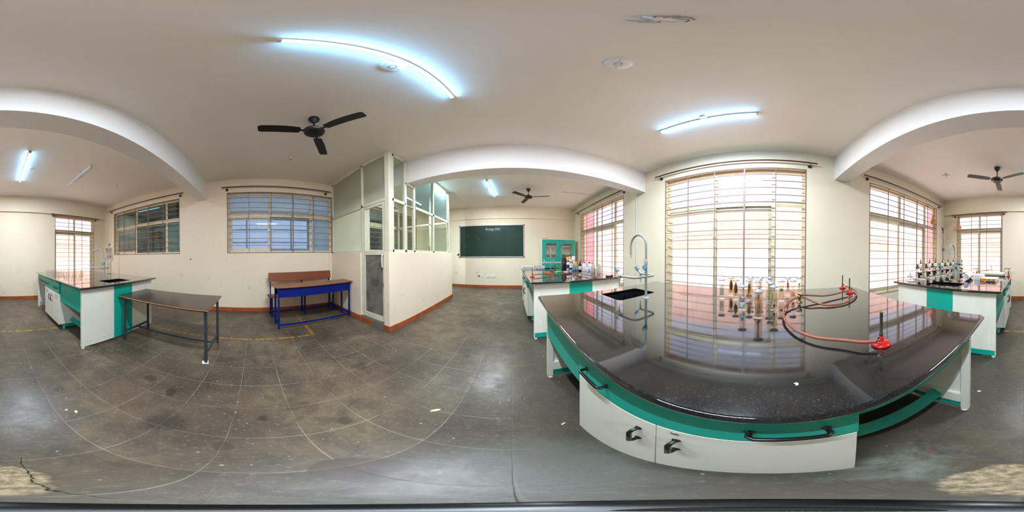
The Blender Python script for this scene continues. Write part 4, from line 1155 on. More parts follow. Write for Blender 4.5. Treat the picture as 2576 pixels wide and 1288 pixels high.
jar(1.353, .150, 'plain_fish', 'specimen jar with a brown fish and maroon band at its base')
jar(.955, .049, 'root', 'front most and largest looking specimen jar holding an orange brown root')
jar(1.298, .072, 'pale', 'specimen jar standing directly behind the orange brown root jar')
jar(1.400, .068, 'pale', 'specimen jar second behind the orange brown root jar')
jar(1.505, .060, 'sprig', 'specimen jar third behind the root jar, holding a thin olive sprig')
jar(1.614, .160, 'pale', 'specimen jar in the farthest row, seen just above the maroon banded jar')
jar(1.334, -.016, 'yellow', 'specimen jar with a long yellow strip inside')
jar(1.101, -.049, 'yellow2', 'specimen jar with pale yellow block above a brown piece')
jar(1.245, -.030, 'pale', 'specimen jar squeezed between the two yellow specimen jars')
jar(1.533, -.028, 'pale', 'specimen jar in the farthest row behind the yellow strip jar')
jar(1.340, -.120, 'coil', 'specimen jar with a grey flat disc inside')
jar(1.506, -.195, 'cray', 'specimen jar with a red brown crustacean inside')
jar(1.355, -.220, 'pinkish', 'specimen jar with a salmon lump at the bottom, before the crustacean jar')
jar(1.513, -.304, 'black', 'specimen jar with a small black specimen, last towards the burner hose')
jar(1.611, .262, 'pale', 'specimen jar in the farthest row, between the two fish jars')
jar(1.499, .151, 'sprig', 'specimen jar with an olive sprig behind the brown fish jar')

def burner(x, y, rz, label, base=M_RED, group=None, h=.105, lean=0.0, tall=True):
    t = thing('bunsen_burner', label, 'burner', (x, y, TOPZ), rz, group)
    MB().lathe([(.0005, .0005), (.0375, .0005), (.039, .003), (.039, .008), (.034, .013), (.018, .017), (.0125, .019), (.0125, .042), (.0115, .044), (.0005, .044)], n=32).build('base', base, t)
    b = MB(); M2 = Matrix.Rotation(lean, 3, 'Y')
    b.lathe([(.0055, .044), (.0075, .048), (.0085, .052), (.0075, .060), (.0062, .064), (.0062, .044 + h), (.0072, .045 + h), (.0072, .050 + h), (.005, .051 + h), (.005, .09)], n=16, M=M2)
    b.build('barrel', M_METAL, t)
    MB().cyl((-.010, 0, .034), (-.032, 0, .034), .0048, n=10).cyl((-.020, 0, .024), (-.020, 0, .046), .0035, n=8).box(-.026, -.014, -.002, .002, .044, .050).build('gas_cock', M_CHROME, t)
    return t
fdir = math.radians(-74)
burner(.482, -.409, math.radians(-70), 'red bunsen burner nearest on the bench, at the end of the long hose')
burner(1.432, -.795, 1.2, 'red bunsen burner with dark barrel in front of its twin at the bench corner')
burner(1.696, -.848, 2.0, 'red bunsen burner farthest back at the bench corner')
def hose(pts, label, z0=TOPZ, r=.0075, m=M_TUBE):
    o = MB().tube(bez(pts, 8), r, 12).build('rubber_hose', m); return tag(o, label, 'hose')
hose([(.471, -.377, .954), (.50, -.33, .952), (.554, -.28, .948), (.625, -.19, .944), (.72, -.13, .942), (.846, -.098, .942), (.96, -.10, .946), (1.076, -.123, .951), (1.175, -.170, .958), (1.235, -.222, .966)],
     'long brown rubber hose curving from the nearest burner to the bench gas cock')
hose([(1.290, -.285, .976), (1.30, -.37, .965), (1.30, -.46, .955), (1.33, -.56, .950), (1.37, -.66, .952), (1.41, -.765, .954)],
     'brown rubber hose running straight from gas cock to the dark barrelled burner')
hose([(1.262, -.288, .968), (1.190, -.325, .955), (1.135, -.38, .938), (1.095, -.44, .932), (1.095, -.51, .931), (1.115, -.59, .932), (1.19, -.70, .934), (1.31, -.805, .936), (1.44, -.868, .937), (1.57, -.888, .942), (1.655, -.868, .952)],
     'brown rubber hose looping around the front burner to the farthest burner')
gk = thing('gas_cock', 'brass twin gas cock fixed in the bench top between the hoses', 'gas tap', (1.268, -.257, TOPZ))
MB().lathe([(.0005, .0005), (.026, .0005), (.026, .003), (.010, .006), (.009, .030), (.013, .034), (.013, .052), (.006, .058), (.0005, .06)], n=20).build('base', M_BRASS, gk)
for a in (2.3, -1.1, -1.9): MB().cyl((0, 0, .045), (.034 * math.cos(a), .034 * math.sin(a), .047), .005, n=10).build('outlet', M_BRASS, gk)
for a in (.2, -2.6): MB().box(.006, .030, -.006, .006, .056, .066, M=Matrix.Rotation(a, 4, 'Z')).build('lever', M_BLACKPL, gk, bevel=.002)
pc = MB().prism([(-.006, -.004), (.002, -.006), (.006, -.001), (.003, .005), (-.002, .001), (-.007, .003)], .0003, .0012)
o = pc.build('paper_scrap', mat('white_paper', (236, 236, 240))); o.location = (.372, -.07, TOPZ); tag(o, 'tiny white paper scrap lying on the near edge of the granite', 'paper scrap')

# ------------------------------------------------------------------ microscope bench
def make_microscope(loc, rz, label):
    t = thing('microscope', label, 'microscope', loc, rz, 'microscopes in a row on the bench')
    W = mat('cream_microscope_enamel', (226, 224, 208), .3); K = M_BLACKPL
    b = MB()
    b.prism([(-.055, -.06), (-.02, -.07), (-.02, -.035), (.10, -.06), (.12, -.05), (.12, -.02), (.02, 0), (.12, .02), (.12, .05), (.10, .06), (-.02, .035), (-.02, .07), (-.055, .06)], .0005, .022)
    b.build('base', W, t, bevel=.003)
    b = MB(); b.box(-.035, -.008, -.016, .016, .02, .118); b.build('pillar', W, t, bevel=.003)
    MB().box(-.004, .022, -.014, .014, .03, .118).build('focus_slide', K, t, bevel=.002)
    b = MB(); prof = [(-.02, .10), (-.052, .135), (-.062, .18), (-.045, .225), (-.015, .25), (.012, .25), (.012, .228), (-.008, .222), (-.028, .205), (-.038, .178), (-.034, .15), (-.008, .125)]
    b.prism(list(reversed(prof)), -.013, .013, ax='y'); b.build('arm', W, t, bevel=.002)
    MB().box(-.012, .105, -.055, .055, .118, .125).build('stage', K, t, bevel=.002)
    MB().lathe([(.0005, .07), (.018, .072), (.024, .085), (.024, .1), (.014, .117)], c=(.045, 0, 0), n=18).build('condenser', K, t)
    MB().cyl((.045, -.004, .045), (.045, .004, .045), .022, n=18).build('mirror', M_CHROME, t)
    MB().lathe([(.0005, .198), (.022, .198), (.0235, .202), (.0235, .262), (.020, .266), (.0005, .266)], c=(.045, 0, 0), n=20).build('body_tube', W, t)
    MB().box(.005, .03, -.012, .012, .205, .25).build('tube_mount', W, t)
    MB().lathe([(.0005, .186), (.026, .188), (.026, .198), (.0005, .1985)], c=(.045, 0, 0), n=18).build('nosepiece', M_CHROME, t)
    MB().lathe([(.006, .150), (.009, .156), (.009, .188)], c=(.045, 0, 0), n=12).build('objective', M_CHROME, t)
    MB().cyl((.058, 0, .186), (.075, 0, .156), .0085, .006, n=12).build('objective', M_CHROME, t)
    MB().lathe([(.015, .266), (.015, .290), (.012, .293)], c=(.045, 0, 0), n=16).build('eyepiece_tube', K, t)
    MB().lathe([(.0095, .293), (.0095, .325), (.012, .327), (.012, .333), (.006, .334)], c=(.045, 0, 0), n=14).build('eyepiece', M_CHROME, t)
    for z, x in ((.236, -.015), (.195, -.028)):
        MB().cyl((x, -.036, z), (x, -.016, z), .0155, n=18).build('focus_knob', K, t)
        MB().cyl((x, .016, z), (x, .036, z), .0155, n=18).build('focus_knob', K, t)
        MB().cyl((x, -.040, z), (x, -.0365, z), .007, n=12).build('knob_cap', M_CHROME, t)
    return t
mrz = PI * .93
ms = [(1.60, -2.15, mrz, 'microscope closest to the main aisle end, first beyond the dissecting stand'), (1.59, -2.395, mrz + .05, 'second microscope in the row from the dissecting stand'),
      (1.60, -2.62, mrz, 'third microscope in the row from the dissecting stand'), (1.565, -2.82, mrz, 'fourth microscope in the row, partly behind the tap arm'),
      (1.58, -3.10, mrz, 'fifth microscope in the row, with round stage and tall eyepiece'), (1.61, -3.42, mrz + .1, 'sixth microscope in the row, hidden behind the tap post'),
      (1.47, -3.62, mrz, 'farthest microscope in the row, nearest the narrow window')]
m0 = make_microscope((ms[0][0], ms[0][1], TOPZ), ms[0][2], ms[0][3])
for (x, y, r, lb) in ms[1:]: copy_tree(m0, (x, y, TOPZ), r, lb)
# the little microscope on the cabin ledge is the same model
for ch in kids(m0):
    c = ch.copy(); COL.objects.link(c); c.parent = mc_place
    for g in kids(ch):
        d = g.copy(); COL.objects.link(d); d.parent = c
mc_place.location = (-1.82, 3.30, 1.355); mc_place.rotation_euler = (0, 0, 1.4); mc_place.scale = (.45, .45, .45)
dsd = thing('dissecting_stand', 'small white dissecting microscope stand with round base at the bench end', 'dissecting stand', (1.575, -1.93, TOPZ))
Wp = mat('pale_grey_enamel', (214, 216, 220), .35)
MB().lathe([(.0005, .0005), (.058, .0005), (.060, .006), (.058, .016), (.012, .020), (.0005, .02)], n=28).build('base', Wp, dsd)
MB().lathe([(.0135, .018), (.0135, .12), (.009, .121), (.009, .165), (.0005, .166)], c=(.022, .008, 0), n=14).build('post', Wp, dsd)
MB().box(-.045, .045, -.022, .022, .112, .117, M=Matrix.Translation((.005, .005, 0))).build('stage_plate', Wp, dsd, bevel=.001)
MB().cyl((.022, .008, .155), (-.025, .0, .155), .004, n=8).cyl((-.025, 0, .147), (-.025, 0, .163), .010, n=14).build('lens_arm', Wp, dsd)
MB().cyl((.028, .02, .072), (.05, .03, .072), .012, n=14).cyl((.012, .0, .072), (-.008, -.01, .072), .012, n=14).build('focus_knob', mat('grey_plastic', (150, 152, 154), .4), dsd)
MB().lathe([(.0005, .052), (.022, .060), (.024, .062)], c=(-.026, -.01, 0), n=18).cyl((-.026, -.01, .02), (-.026, -.01, .053), .003, n=8).build('mirror', M_CHROME, dsd)

M_PAPER = mat('white_cotton_paper', (226, 222, 228), .85, var=.08, scale=60, bump=.5)
cr = thing('cotton_roll', 'thick white cotton roll in crinkled wrap lying on the microscope bench', 'roll', (.905, -2.60, TOPZ + .004), math.radians(8))
def rollmesh(R, L, n=28, waves=0.0):
    vs = []; m = 14
    for i in range(m + 1):
        u = i / m; e = min(u, 1 - u) * m
        rr = R * (.84 if e < .5 else (.97 if e < 1.5 else 1.0))
        for k in range(n):
            a = 2 * PI * k / n; w = 1 + waves * (math.sin(5 * a + i) + math.sin(9 * a - 2 * i)) * .5
            vs.append((rr * w * math.cos(a), -L / 2 + L * u, rr * w * math.sin(a) + R))
    fs = [(i * n + k, i * n + (k + 1) % n, (i + 1) * n + (k + 1) % n, (i + 1) * n + k) for i in range(m) for k in range(n)]
    b = MB().add(vs, fs, True); b.add(vs[:n] + [(0, -L / 2 + .006, R)], [(k, (k + 1) % n, n) for k in range(n)], True); b.add(vs[-n:] + [(0, L / 2 - .006, R)], [(k, (k + 1) % n, n) for k in range(n)], True)
    return b
rollmesh(.058, .42, waves=.03).build('wrapped_roll', M_PAPER, cr)
MB().tube(arc((0, -.212, .058), .045, 0, 360, 20, 'xz'), .002, 6).build('gathered_end', M_PAPER, cr)
wb = thing('white_box', 'plain white folded box beside the cotton roll', 'box', (.735, -2.70, TOPZ), math.radians(3))
MB().box(-.075, .07, -.10, .12, .0005, .083).build('carton', M_WPLASTIC, wb, bevel=.002)
MB().box(-.012, .012, .1195, .1215, .068, .076).box(-.010, .010, .1195, .1215, .042, .050).box(-.010, .010, .1195, .1215, .014, .022).build('print', mat('pale_print', (170, 170, 180), .6), wb)
yb = thing('slide_box', 'flat white box with a red and yellow printed side', 'box', (.53, -2.56, TOPZ), math.radians(-4))
MB().box(-.125, .125, -.13, .112, .0005, .048).build('carton', mat('cream_carton', (232, 228, 218), .5), yb, bevel=.002)
MB().box(-.125, .075, .1122, .1134, .004, .046).build('printed_side', mat('yellow_print', (230, 176, 30), .5), yb)
MB().box(.075, .126, .1122, .1136, .002, .047).build('printed_end', mat('red_print', (196, 40, 30), .5), yb)
MB().lathe([(.0005, 0), (.013, 0), (.013, .001)], c=(.1, .1137, .024), n=18, M=Vector((0, 1, 0)).to_track_quat('Z', 'Y').to_matrix()).build('round_mark', mat('pale_yellow_mark', (240, 210, 140), .5), yb)
for i, (a, w) in enumerate(((.05, .030), (.020, .008), (-.022, .034), (-.085, .030), (-.112, .008))): MB().box(a - w / 2, a + w / 2, .1135, .1142, .022, .036).build('print_block', mat('red_lettering', (170, 40, 30), .5), yb)
pn = thing('marker_pen', 'blue marker pen lying in front of the printed box', 'pen', (.49, -2.415, TOPZ), math.radians(-6))
MB().tube([(-.078, 0, .0085), (-.072, 0, .0085), (.055, 0, .0085), (.076, 0, .0085)], [.004, .008, .008, .005], 12).build('barrel', mat('blue_plastic', (14, 40, 150), .3), pn)
pr_ = thing('chart_roll', 'long rolled cream chart lying across the far side of the bench', 'paper roll', (.58, -3.20, TOPZ), math.radians(-102 + 180 + 5))
MB().lathe([(.040, -.24), (.042, -.235), (.042, .235), (.040, .24), (.034, .24), (.034, -.24), (.040, -.24)], n=28, M=Vector((0, 1, 0)).to_track_quat('Z', 'X').to_matrix(), c=(0, 0, .0425), caps=False).build('rolled_sheet', mat('cream_chart_paper', (226, 220, 196), .7), pr_)
def tripod(x, y, label, h=.16, r=.062, rz=0.0):
    t = thing('tripod_stand', label, 'tripod stand', (x, y, TOPZ), rz)
    MB().tube(arc((0, 0, h), r, 0, 360, 28, 'xy')[:-1], .0035, 8, closed=True).build('ring', M_METAL, t)
    for k in range(3):
        a = 2 * PI * k / 3
        MB().tube([(r * math.cos(a), r * math.sin(a), h), (r * 1.02 * math.cos(a), r * 1.02 * math.sin(a), .06), (r * 1.12 * math.cos(a), r * 1.12 * math.sin(a), .003)], .0028, 7).build('leg', M_METAL, t)
    return t
tripod(.30, -3.12, 'wire tripod stand over the red burner at the aisle corner')
burner(.285, -3.13, 1.2, 'small red bunsen burner under the tripod on the microscope bench', h=.06)
tripod(1.03, -3.46, 'low tripod stand behind the white boxes on the microscope bench', h=.125, r=.055)
rst = thing('retort_rod', 'metal clamp rod lying slanted beyond the paper roll', 'clamp rod', (.86, -3.62, TOPZ))
MB().tube([(.16, .10, .055), (-.14, -.02, .085)], .006, 8).build('rod', M_METAL, rst)
MB().tube([(-.16, -.02, .030), (-.135, -.02, .17)], .0055, 8).lathe([(.009, 0), (.009, .014)], c=(-.135, -.02, .165), n=10).build('clamp', M_METAL, rst)
MB().cyl((.17, .104, .0005), (.17, .104, .058), .010, n=12).build('boss', M_METAL, rst)
MB().cyl((-.162, -.02, .0005), (-.162, -.02, .034), .010, n=12).build('boss', M_METAL, rst)
bbk = MB().lathe([(.0005, .0005), (.020, .0005), (.020, .045), (.0185, .045), (.0185, .003)], n=18)
for i in range(3):
    pass
gl0 = thing('glass_dish', 'small clear glass dish near the last microscope', 'glassware', (1.36, -3.50, TOPZ))
MB().lathe([(.0005, .0005), (.045, .0005), (.050, .02), (.0485, .02), (.043, .003), (.0005, .003)], n=22).build('dish', M_CLEAR, gl0)

# wall gauge and balloons
wg = thing('wall_gauge', 'black round gauge on a thin vertical tube with blue clip in the corner', 'gauge', (XR - .03, -4.80, 1.95))
MB().cyl((.028, 0, .28), (-.015, 0, .28), .052, n=28).build('case', M_BLACKPL, wg)
MB().cyl((-.0155, 0, .28), (-.018, 0, .28), .041, n=28).build('dial', mat('pale_dial', (226, 226, 226), .4), wg)
MB().box(-.0195, -.0185, -.002, .002, .275, .315).build('needle', M_BLACKPL, wg)
MB().tube(bez([(0, 0, .235), (.01, .01, .12), (-.005, -.006, -.1), (.004, .004, -.3), (0, 0, -.75)], 6), .007, 8).build('tube', mat('brown_cable', (90, 60, 44), .5), wg)
MB().box(-.02, .02, -.03, .03, -.45, -.36).build('clip', mat('blue_clip', (40, 130, 200), .4), wg, bevel=.006)
MB().cyl((-.01, 0, -.405), (-.01, -.07, -.405), .016, n=12).build('clip_lever', mat('blue_clip', (40, 130, 200)), wg)
MB().box(-.012, .016, -.012, .012, .15, .19).build('bracket', mat('brown_cable', (90, 60, 44)), wg, bevel=.003)
def balloon(x, y, z, label, rz=0):
    t = thing('balloon', label, 'balloon', (x, y, z), rz)
    prof = [(.0005, -.16)] + [(.075 * math.sin(PI * k / 12) * (1.0 if k < 7 else .96 - .03 * (k - 7)), -.075 - .085 * math.cos(PI * k / 12) if k < 7 else -.075 - .11 * math.cos(PI * k / 12)) for k in range(1, 12)] + [(.010, .045), (.007, .055)]
    MB().lathe(prof, n=24).build('balloon_body', mat('deflated_orange_rubber', (226, 160, 92), .35), t)
    MB().lathe([(.006, .052), (.016, .066), (.020, .078), (.014, .080)], n=14).build('knot', mat('dark_orange_rubber', (176, 106, 62), .4), t)
    MB().tube(bez([(0, 0, .06), (.02, .02, .09), (.03, -.01, .11), (.0, -.03, .10), (.01, .0, .13)], 5), .006, 6).build('ribbon', mat('dark_orange_rubber', (176, 106, 62)), t)
balloon(2.545, -4.10, 2.42, 'deflated orange balloon tied to the grille of the wide window')
balloon(2.02, -4.86, 2.33, 'deflated orange balloon tied to the grille of the narrow window')

# ------------------------------------------------------------------ far bench
def bottle(x, y, h, r, label, body, cap, cap_r=.5, shoulder=.72, lab=None, square=False, glassy=False, liquid=None, nozzle=False, cat='bottle'):
    t = thing('reagent_bottle', label, cat, (x, y, TOPZ), random.random() * 6)
    nk = r * cap_r
    b = MB(); b.lathe([(.0005, .0005), (r * .94, .0005), (r, .006), (r, h * shoulder), (r * .9, h * (shoulder + .06)), (nk, h * (shoulder + .14)), (nk, h * .9)], n=22)
    b.build('body', body, t)
    MB().lathe([(nk * 1.2, h * .86), (nk * 1.2, h), (nk * .9, h * 1.005), (.0005, h * 1.006)], n=18).build('cap', cap, t)
    if lab: MB().lathe([(r * 1.01, h * .18), (r * 1.01, h * (shoulder - .14))], n=22, caps=False).build('label', lab, t)
    if liquid: MB().lathe([(.0005, .004), (r * .95, .004), (r * .95, h * .42), (.0005, h * .42)], n=20).build('liquid', liquid, t)
    if nozzle:
        MB().tube(bez([(0, 0, h), (0, 0, h * 1.10), (.03, 0, h * 1.22), (.075, 0, h * 1.12), (.09, 0, h * .98)], 5), .0028, 6).build('spout', M_WPLASTIC, t)
    return t
PW = mat('white_bottle_plastic', (226, 228, 238), .35); PK = M_BLACKPL; PR_ = mat('red_cap', (206, 34, 44), .35); PB_ = mat('deep_blue_cap', (16, 26, 130), .35)
PY = mat('yellow_bottle', (236, 176, 48), .4); PA = mat('amber_glass_bottle', (64, 20, 16), .12); PLB = mat('paper_label', (206, 206, 196), .6)
PT = glass('translucent_bottle', (236, 230, 220), 1.4, 0.1, .8, (232, 224, 208)); PBL = glass('pale_blue_bottle', (222, 236, 244), 1.4, 0.05, .3, (200, 222, 236))
LBL = mat('blue_reagent', (50, 150, 196), .2); NAVY = mat('navy_label', (24, 36, 84), .5)
cn = thing('chemical_can', 'tall black can with red label at the back of the reagent bottles', 'can', (1.335, 4.00, TOPZ), 0)
MB().box(-.045, .045, -.06, .06, .0005, .30).build('body', mat('black_can', (22, 22, 26), .35), cn, bevel=.008)
MB().box(-.03, .0, -.0625, -.0602, .13, .24).build('label', mat('red_can_label', (130, 52, 52), .5), cn)
MB().tube([(-.02, 0, .30), (-.02, 0, .328), (.03, 0, .335), (.03, 0, .30)], .009, 8).build('handle', PK, cn)
jc = thing('jerrycan', 'peach coloured plastic jerrycan standing behind the white bottles', 'can', (1.485, 4.02, TOPZ), 0)
MB().prism([(-.075, .0005), (.075, .0005), (.075, .25), (.03, .31), (-.04, .315), (-.075, .26)], -.055, .055, ax='y').build('body', mat('peach_plastic', (240, 178, 110), .4), jc, bevel=.01)
MB().cyl((.02, 0, .30), (.02, 0, .335), .016).build('cap', mat('peach_plastic', (240, 178, 110)), jc)
ty = thing('tall_cylinder', 'tall plain white cylinder behind the bottles near the window', 'container', (1.635, 4.06, TOPZ))
MB().lathe([(.0005, .0005), (.045, .0005), (.045, .335), (.042, .338), (.0005, .338)], n=24).build('body', PW, ty)
MB().lathe([(.0455, .31), (.0455, .338)], n=24, caps=False).build('rim', M_WPLASTIC, ty)
bottle(1.385, 3.80, .225, .042, 'white bottle with a black cap beside the black can', PW, PK, lab=NAVY)
bottle(1.475, 3.86, .25, .052, 'large milky bottle with pale cap in front of the jerrycan', PT, M_EDGE)
bottle(1.405, 3.64, .20, .042, 'cream bottle with blue cap behind the small navy labelled bottle', mat('cream_bottle', (232, 214, 184), .4), mat('steel_blue_cap', (50, 80, 120), .4))
bottle(1.340, 3.50, .145, .030, 'small bottle with navy label and red cap', PW, PR_, lab=NAVY)
bottle(1.405, 3.47, .145, .032, 'small bottle half full of blue liquid, next to the navy labelled one', PBL, M_TAPD, liquid=LBL)
bottle(1.475, 3.48, .14, .032, 'small bottle half full of blue liquid, next to the amber bottle', PBL, M_TAPD, liquid=LBL)
bottle(1.545, 3.44, .20, .038, 'amber glass bottle with blue cap and white label', PA, PB_, lab=PLB)
bottle(1.615, 3.36, .215, .042, 'white bottle with a big red cap beside the amber bottle', PW, PR_, cap_r=.55)
bottle(1.56, 3.74, .245, .036, 'yellow bottle with red cap behind the blue liquid bottles', PY, PR_)
bottle(1.675, 3.70, .225, .036, 'yellow bottle with a black cap, furthest towards the window', PY, PK)
bottle(1.60, 3.17, .125, .026, 'smallest white bottle with red cap', PW, PR_, lab=PLB)
bottle(1.70, 3.27, .21, .036, 'white bottle with a black cap beside the window', PW, PK)
bottle(1.66, 3.05, .215, .045, 'white bottle with red cap next to the clear wash bottles', PW, PR_, cap_r=.4, nozzle=False)
bottle(1.61, 3.90, .24, .042, 'white wash bottle with a blue nozzle cap', PW, mat('teal_blue_cap', (40, 130, 170), .4))
bottle(1.585, 2.88, .20, .040, 'clear plastic wash bottle, the one behind its twin', PT, PT, nozzle=True)
bottle(1.610, 2.70, .20, .042, 'clear plastic wash bottle nearest the rusty burner', PT, PT, nozzle=True)
bk = thing('beaker', 'clear beaker on the far bench beside the black can', 'glassware', (1.31, 4.12, TOPZ))
MB().lathe([(.0005, .0005), (.035, .0005), (.036, .004), (.036, .105), (.038, .108), (.0345, .106), (.0345, .004), (.0005, .003)], n=22).build('glass', M_CLEAR, bk)
def tray(x, y, w, d, rz, label, tools=False):
    t = thing('enamel_tray', label, 'tray', (x, y, TOPZ), rz)
    b = MB(); W, D = w / 2, d / 2; h = .062
    b.box(-W * .92, W * .92, -D * .92, D * .92, .0005, .004)
    def side(p, q, n):
        (ax, ay), (bx, by) = p, q; k = .92
        b.add([(ax * k, ay * k, .002), (bx * k, by * k, .002), (bx, by, h), (ax, ay, h), (ax * k - n[0] * .004, ay * k - n[1] * .004, .006), (bx * k - n[0] * .004, by * k - n[1] * .004, .006), (bx - n[0] * .004, by - n[1] * .004, h), (ax - n[0] * .004, ay - n[1] * .004, h)],
              [(0, 1, 2, 3), (7, 6, 5, 4), (3, 2, 6, 7), (0, 4, 5, 1), (0, 3, 7, 4), (1, 5, 6, 2)])
    side((-W, -D), (W, -D), (0, -1)); side((W, -D), (W, D), (1, 0)); side((W, D), (-W, D), (0, 1)); side((-W, D), (-W, -D), (-1, 0))
    b.build('dish', M_WPLASTIC, t)
    r = MB(); r.box(-W - .006, W + .006, -D - .006, -D, h - .006, h); r.box(-W - .006, W + .006, D, D + .006, h - .006, h); r.box(-W - .006, -W, -D, D, h - .006, h); r.box(W, W + .006, -D, D, h - .006, h)
    r.build('rim', M_WPLASTIC, t)
    return t
tray(.445, 4.45, .27, .22, 0, 'empty white tray at the corner of the far bench')
tray(.755, 4.37, .29, .22, -.03, 'white tray holding dissecting tools on the far bench')
for i, (a, dx, lb) in enumerate(((.15, 0, 'dark scissors lying across the rim of the white tool tray'), (-.1, .05, 'thin forceps lying in the white tool tray'))):
    o = MB()
    if i == 0:
        o.tube([(-.07, -.01, 0), (.0, 0, .0), (.09, .012, .0)], .004, 6).tube([(-.07, .014, 0), (0, 0, .001), (.09, -.008, 0)], .004, 6)
        o.tube(arc((-.09, -.016, 0), .018, 0, 360, 14, 'xy')[:-1], .004, 6, closed=True).tube(arc((-.09, .02, 0), .018, 0, 360, 14, 'xy')[:-1], .004, 6, closed=True)
    else: o.tube([(-.06, 0, 0), (.07, .004, .0)], .003, 6).tube([(-.06, 0, 0), (.07, -.006, .0)], .003, 6)
    ob = o.build('scissors' if i == 0 else 'forceps', M_METAL); ob.location = (.72 + dx, 4.37 - .05 * i, TOPZ + .066 - .001 * i); ob.rotation_euler = (0, 0, a); tag(ob, lb, 'tool')
burner(.355, 2.72, .1 + PI, 'red bunsen burner at the corner of the far bench')
burner(1.295, 2.29, .9, 'rusty brown bunsen burner at the near end of the far bench', base=M_RED2)
burner(1.04, 3.80, 2.0, 'dark red burner half hidden behind the tripod on the far bench', base=mat('dark_red_enamel', (130, 20, 24), .35))
hose([(.395, 2.745, .955), (.50, 2.80, .958), (.68, 2.83, .945), (.90, 2.90, .936), (1.08, 2.93, .940), (1.19, 2.90, .952)], 'brown hose from the red corner burner to the far bench gas cock')
hose([(1.225, 2.86, .955), (1.24, 2.70, .945), (1.25, 2.52, .942), (1.26, 2.38, .945), (1.278, 2.33, .952)], 'brown hose from the gas cock to the rusty burner')
hose([(.62, 4.13, .935), (.72, 4.06, .932), (.84, 3.96, .934), (.93, 3.88, .942), (1.005, 3.835, .953)], 'black hose leading to the dark red burner behind the tripod', m=M_BLACKPL)
gk2 = thing('gas_cock', 'brown gas cock on the far bench where two hoses meet', 'gas tap', (1.215, 2.885, TOPZ))
MB().lathe([(.0005, .0005), (.024, .0005), (.024, .003), (.009, .006), (.009, .026), (.012, .030), (.012, .046), (.0005, .05)], n=18).build('base', M_BRASS, gk2)
for a in (2.9, -1.2): MB().cyl((0, 0, .036), (.026 * math.cos(a), .026 * math.sin(a), .036), .005, n=10).build('outlet', M_BRASS, gk2)
tripod(.775, 3.02, 'black tripod stand over the packets on the far bench', h=.145, r=.06)
def packet(x, y, rz, w, d, h, m, m2, label):
    t = thing('packet', label, 'packet', (x, y, TOPZ), rz)
    MB().prism([(-w / 2, .0005), (w / 2, .0005), (w / 2 - .006, h * .8), (w * .2, h), (-w * .25, h * .9), (-w / 2 + .006, h * .6)], -d / 2, d / 2, ax='y').build('wrapper', m, t, bevel=.003)
    MB().box(-w / 2 + .01, -w / 2 + .03, -d / 2 - .001, d / 2 + .001, .002, h * .62).build('end_band', m2, t)
packet(.98, 3.30, .1, .16, .07, .020, mat('green_wrapper', (40, 160, 70), .4), M_WPLASTIC, 'green and white packet lying under the hose on the far bench')
packet(.74, 3.28, -.1, .14, .045, .026, mat('orange_wrapper', (230, 120, 40), .4), mat('red_wrapper', (200, 36, 40), .4), 'orange and red packet lying left of the green packet')
packet(1.16, 3.34, -.2, .12, .06, .022, mat('pink_wrapper', (236, 190, 196), .4), mat('red_wrapper', (200, 36, 40)), 'pale pink packet lying before the reagent bottles')
packet(1.02, 3.44, .1, .15, .05, .018, mat('yellow_wrapper', (230, 180, 70), .4), M_WPLASTIC, 'yellow packet lying behind the green packet')
kc = thing('black_clamp', 'small black clamp lying at the near edge of the far bench', 'clamp', (1.585, 2.29, TOPZ), -.15)
MB().box(-.055, .055, -.016, .016, .0005, .018).build('body', M_BLACKPL, kc, bevel=.004)
MB().cyl((-.05, .0, .012), (-.05, .045, .012), .011).build('knob', M_BLACKPL, kc)
MB().cyl((.02, 0, .018), (.05, .0, .026), .008).build('knob', M_BLACKPL, kc)

# ------------------------------------------------------------------ flask bench
def lathe_glass(prof): return MB().lathe(prof, n=16)
def flask_proto():
    t = thing('conical_flask', 'clear glass conical flask among the crowded glassware', 'flask', (0, 0, TOPZ), 0, 'conical flasks on the bench')
    MB().lathe([(.0005, .0005), (.038, .0005), (.041, .006), (.038, .02), (.014, .10), (.013, .135), (.017, .138), (.0115, .136), (.0125, .10), (.036, .02), (.0385, .007), (.0005, .003)], n=18).build('glass', M_CLEAR, t); return t
def beaker_proto():
    t = thing('beaker', 'clear glass beaker among the crowded glassware', 'beaker', (0, 0, TOPZ), 0, 'beakers on the bench')
    MB().lathe([(.0005, .0005), (.033, .0005), (.035, .004), (.035, .088), (.038, .092), (.0335, .089), (.0335, .005), (.0005, .003)], n=18).build('glass', M_CLEAR, t); return t
fp, bp = flask_proto(), beaker_proto()
fl = [(-1.53, -2.93), (-1.62, -3.00), (-1.44, -3.03), (-1.72, -3.12), (-1.55, -3.14), (-1.80, -3.26), (-1.64, -3.32), (-1.48, -3.28), (-1.74, -3.44), (-1.60, -3.52)]
bk_ = [(-1.33, -3.07), (-1.36, -3.20), (-1.22, -3.24), (-1.30, -3.34), (-1.19, -3.42), (-1.40, -3.42), (-1.27, -3.52), (-1.16, -3.60), (-1.38, -3.58), (-1.25, -3.70), (-1.50, -3.66), (-1.14, -3.76), (-1.36, -3.78), (-1.88, -3.40)]
for i, p in enumerate(fl):
    if i == 0: fp.location = (p[0], p[1], TOPZ)
    else: copy_tree(fp, (p[0], p[1], TOPZ))
for i, p in enumerate(bk_):
    if i == 0: bp.location = (p[0], p[1], TOPZ)
    else: copy_tree(bp, (p[0], p[1], TOPZ))

# small anatomical skeleton on a stand
skl = thing('skeleton_model', 'small hanging human skeleton model on a stand by the dark window', 'skeleton model', (-2.36, -2.95, TOPZ), math.radians(-35))
M_BONE = mat('bone_plastic', (176, 160, 142), .5, var=.16, scale=60); M_MUS = mat('painted_red_muscle', (196, 40, 40), .5)
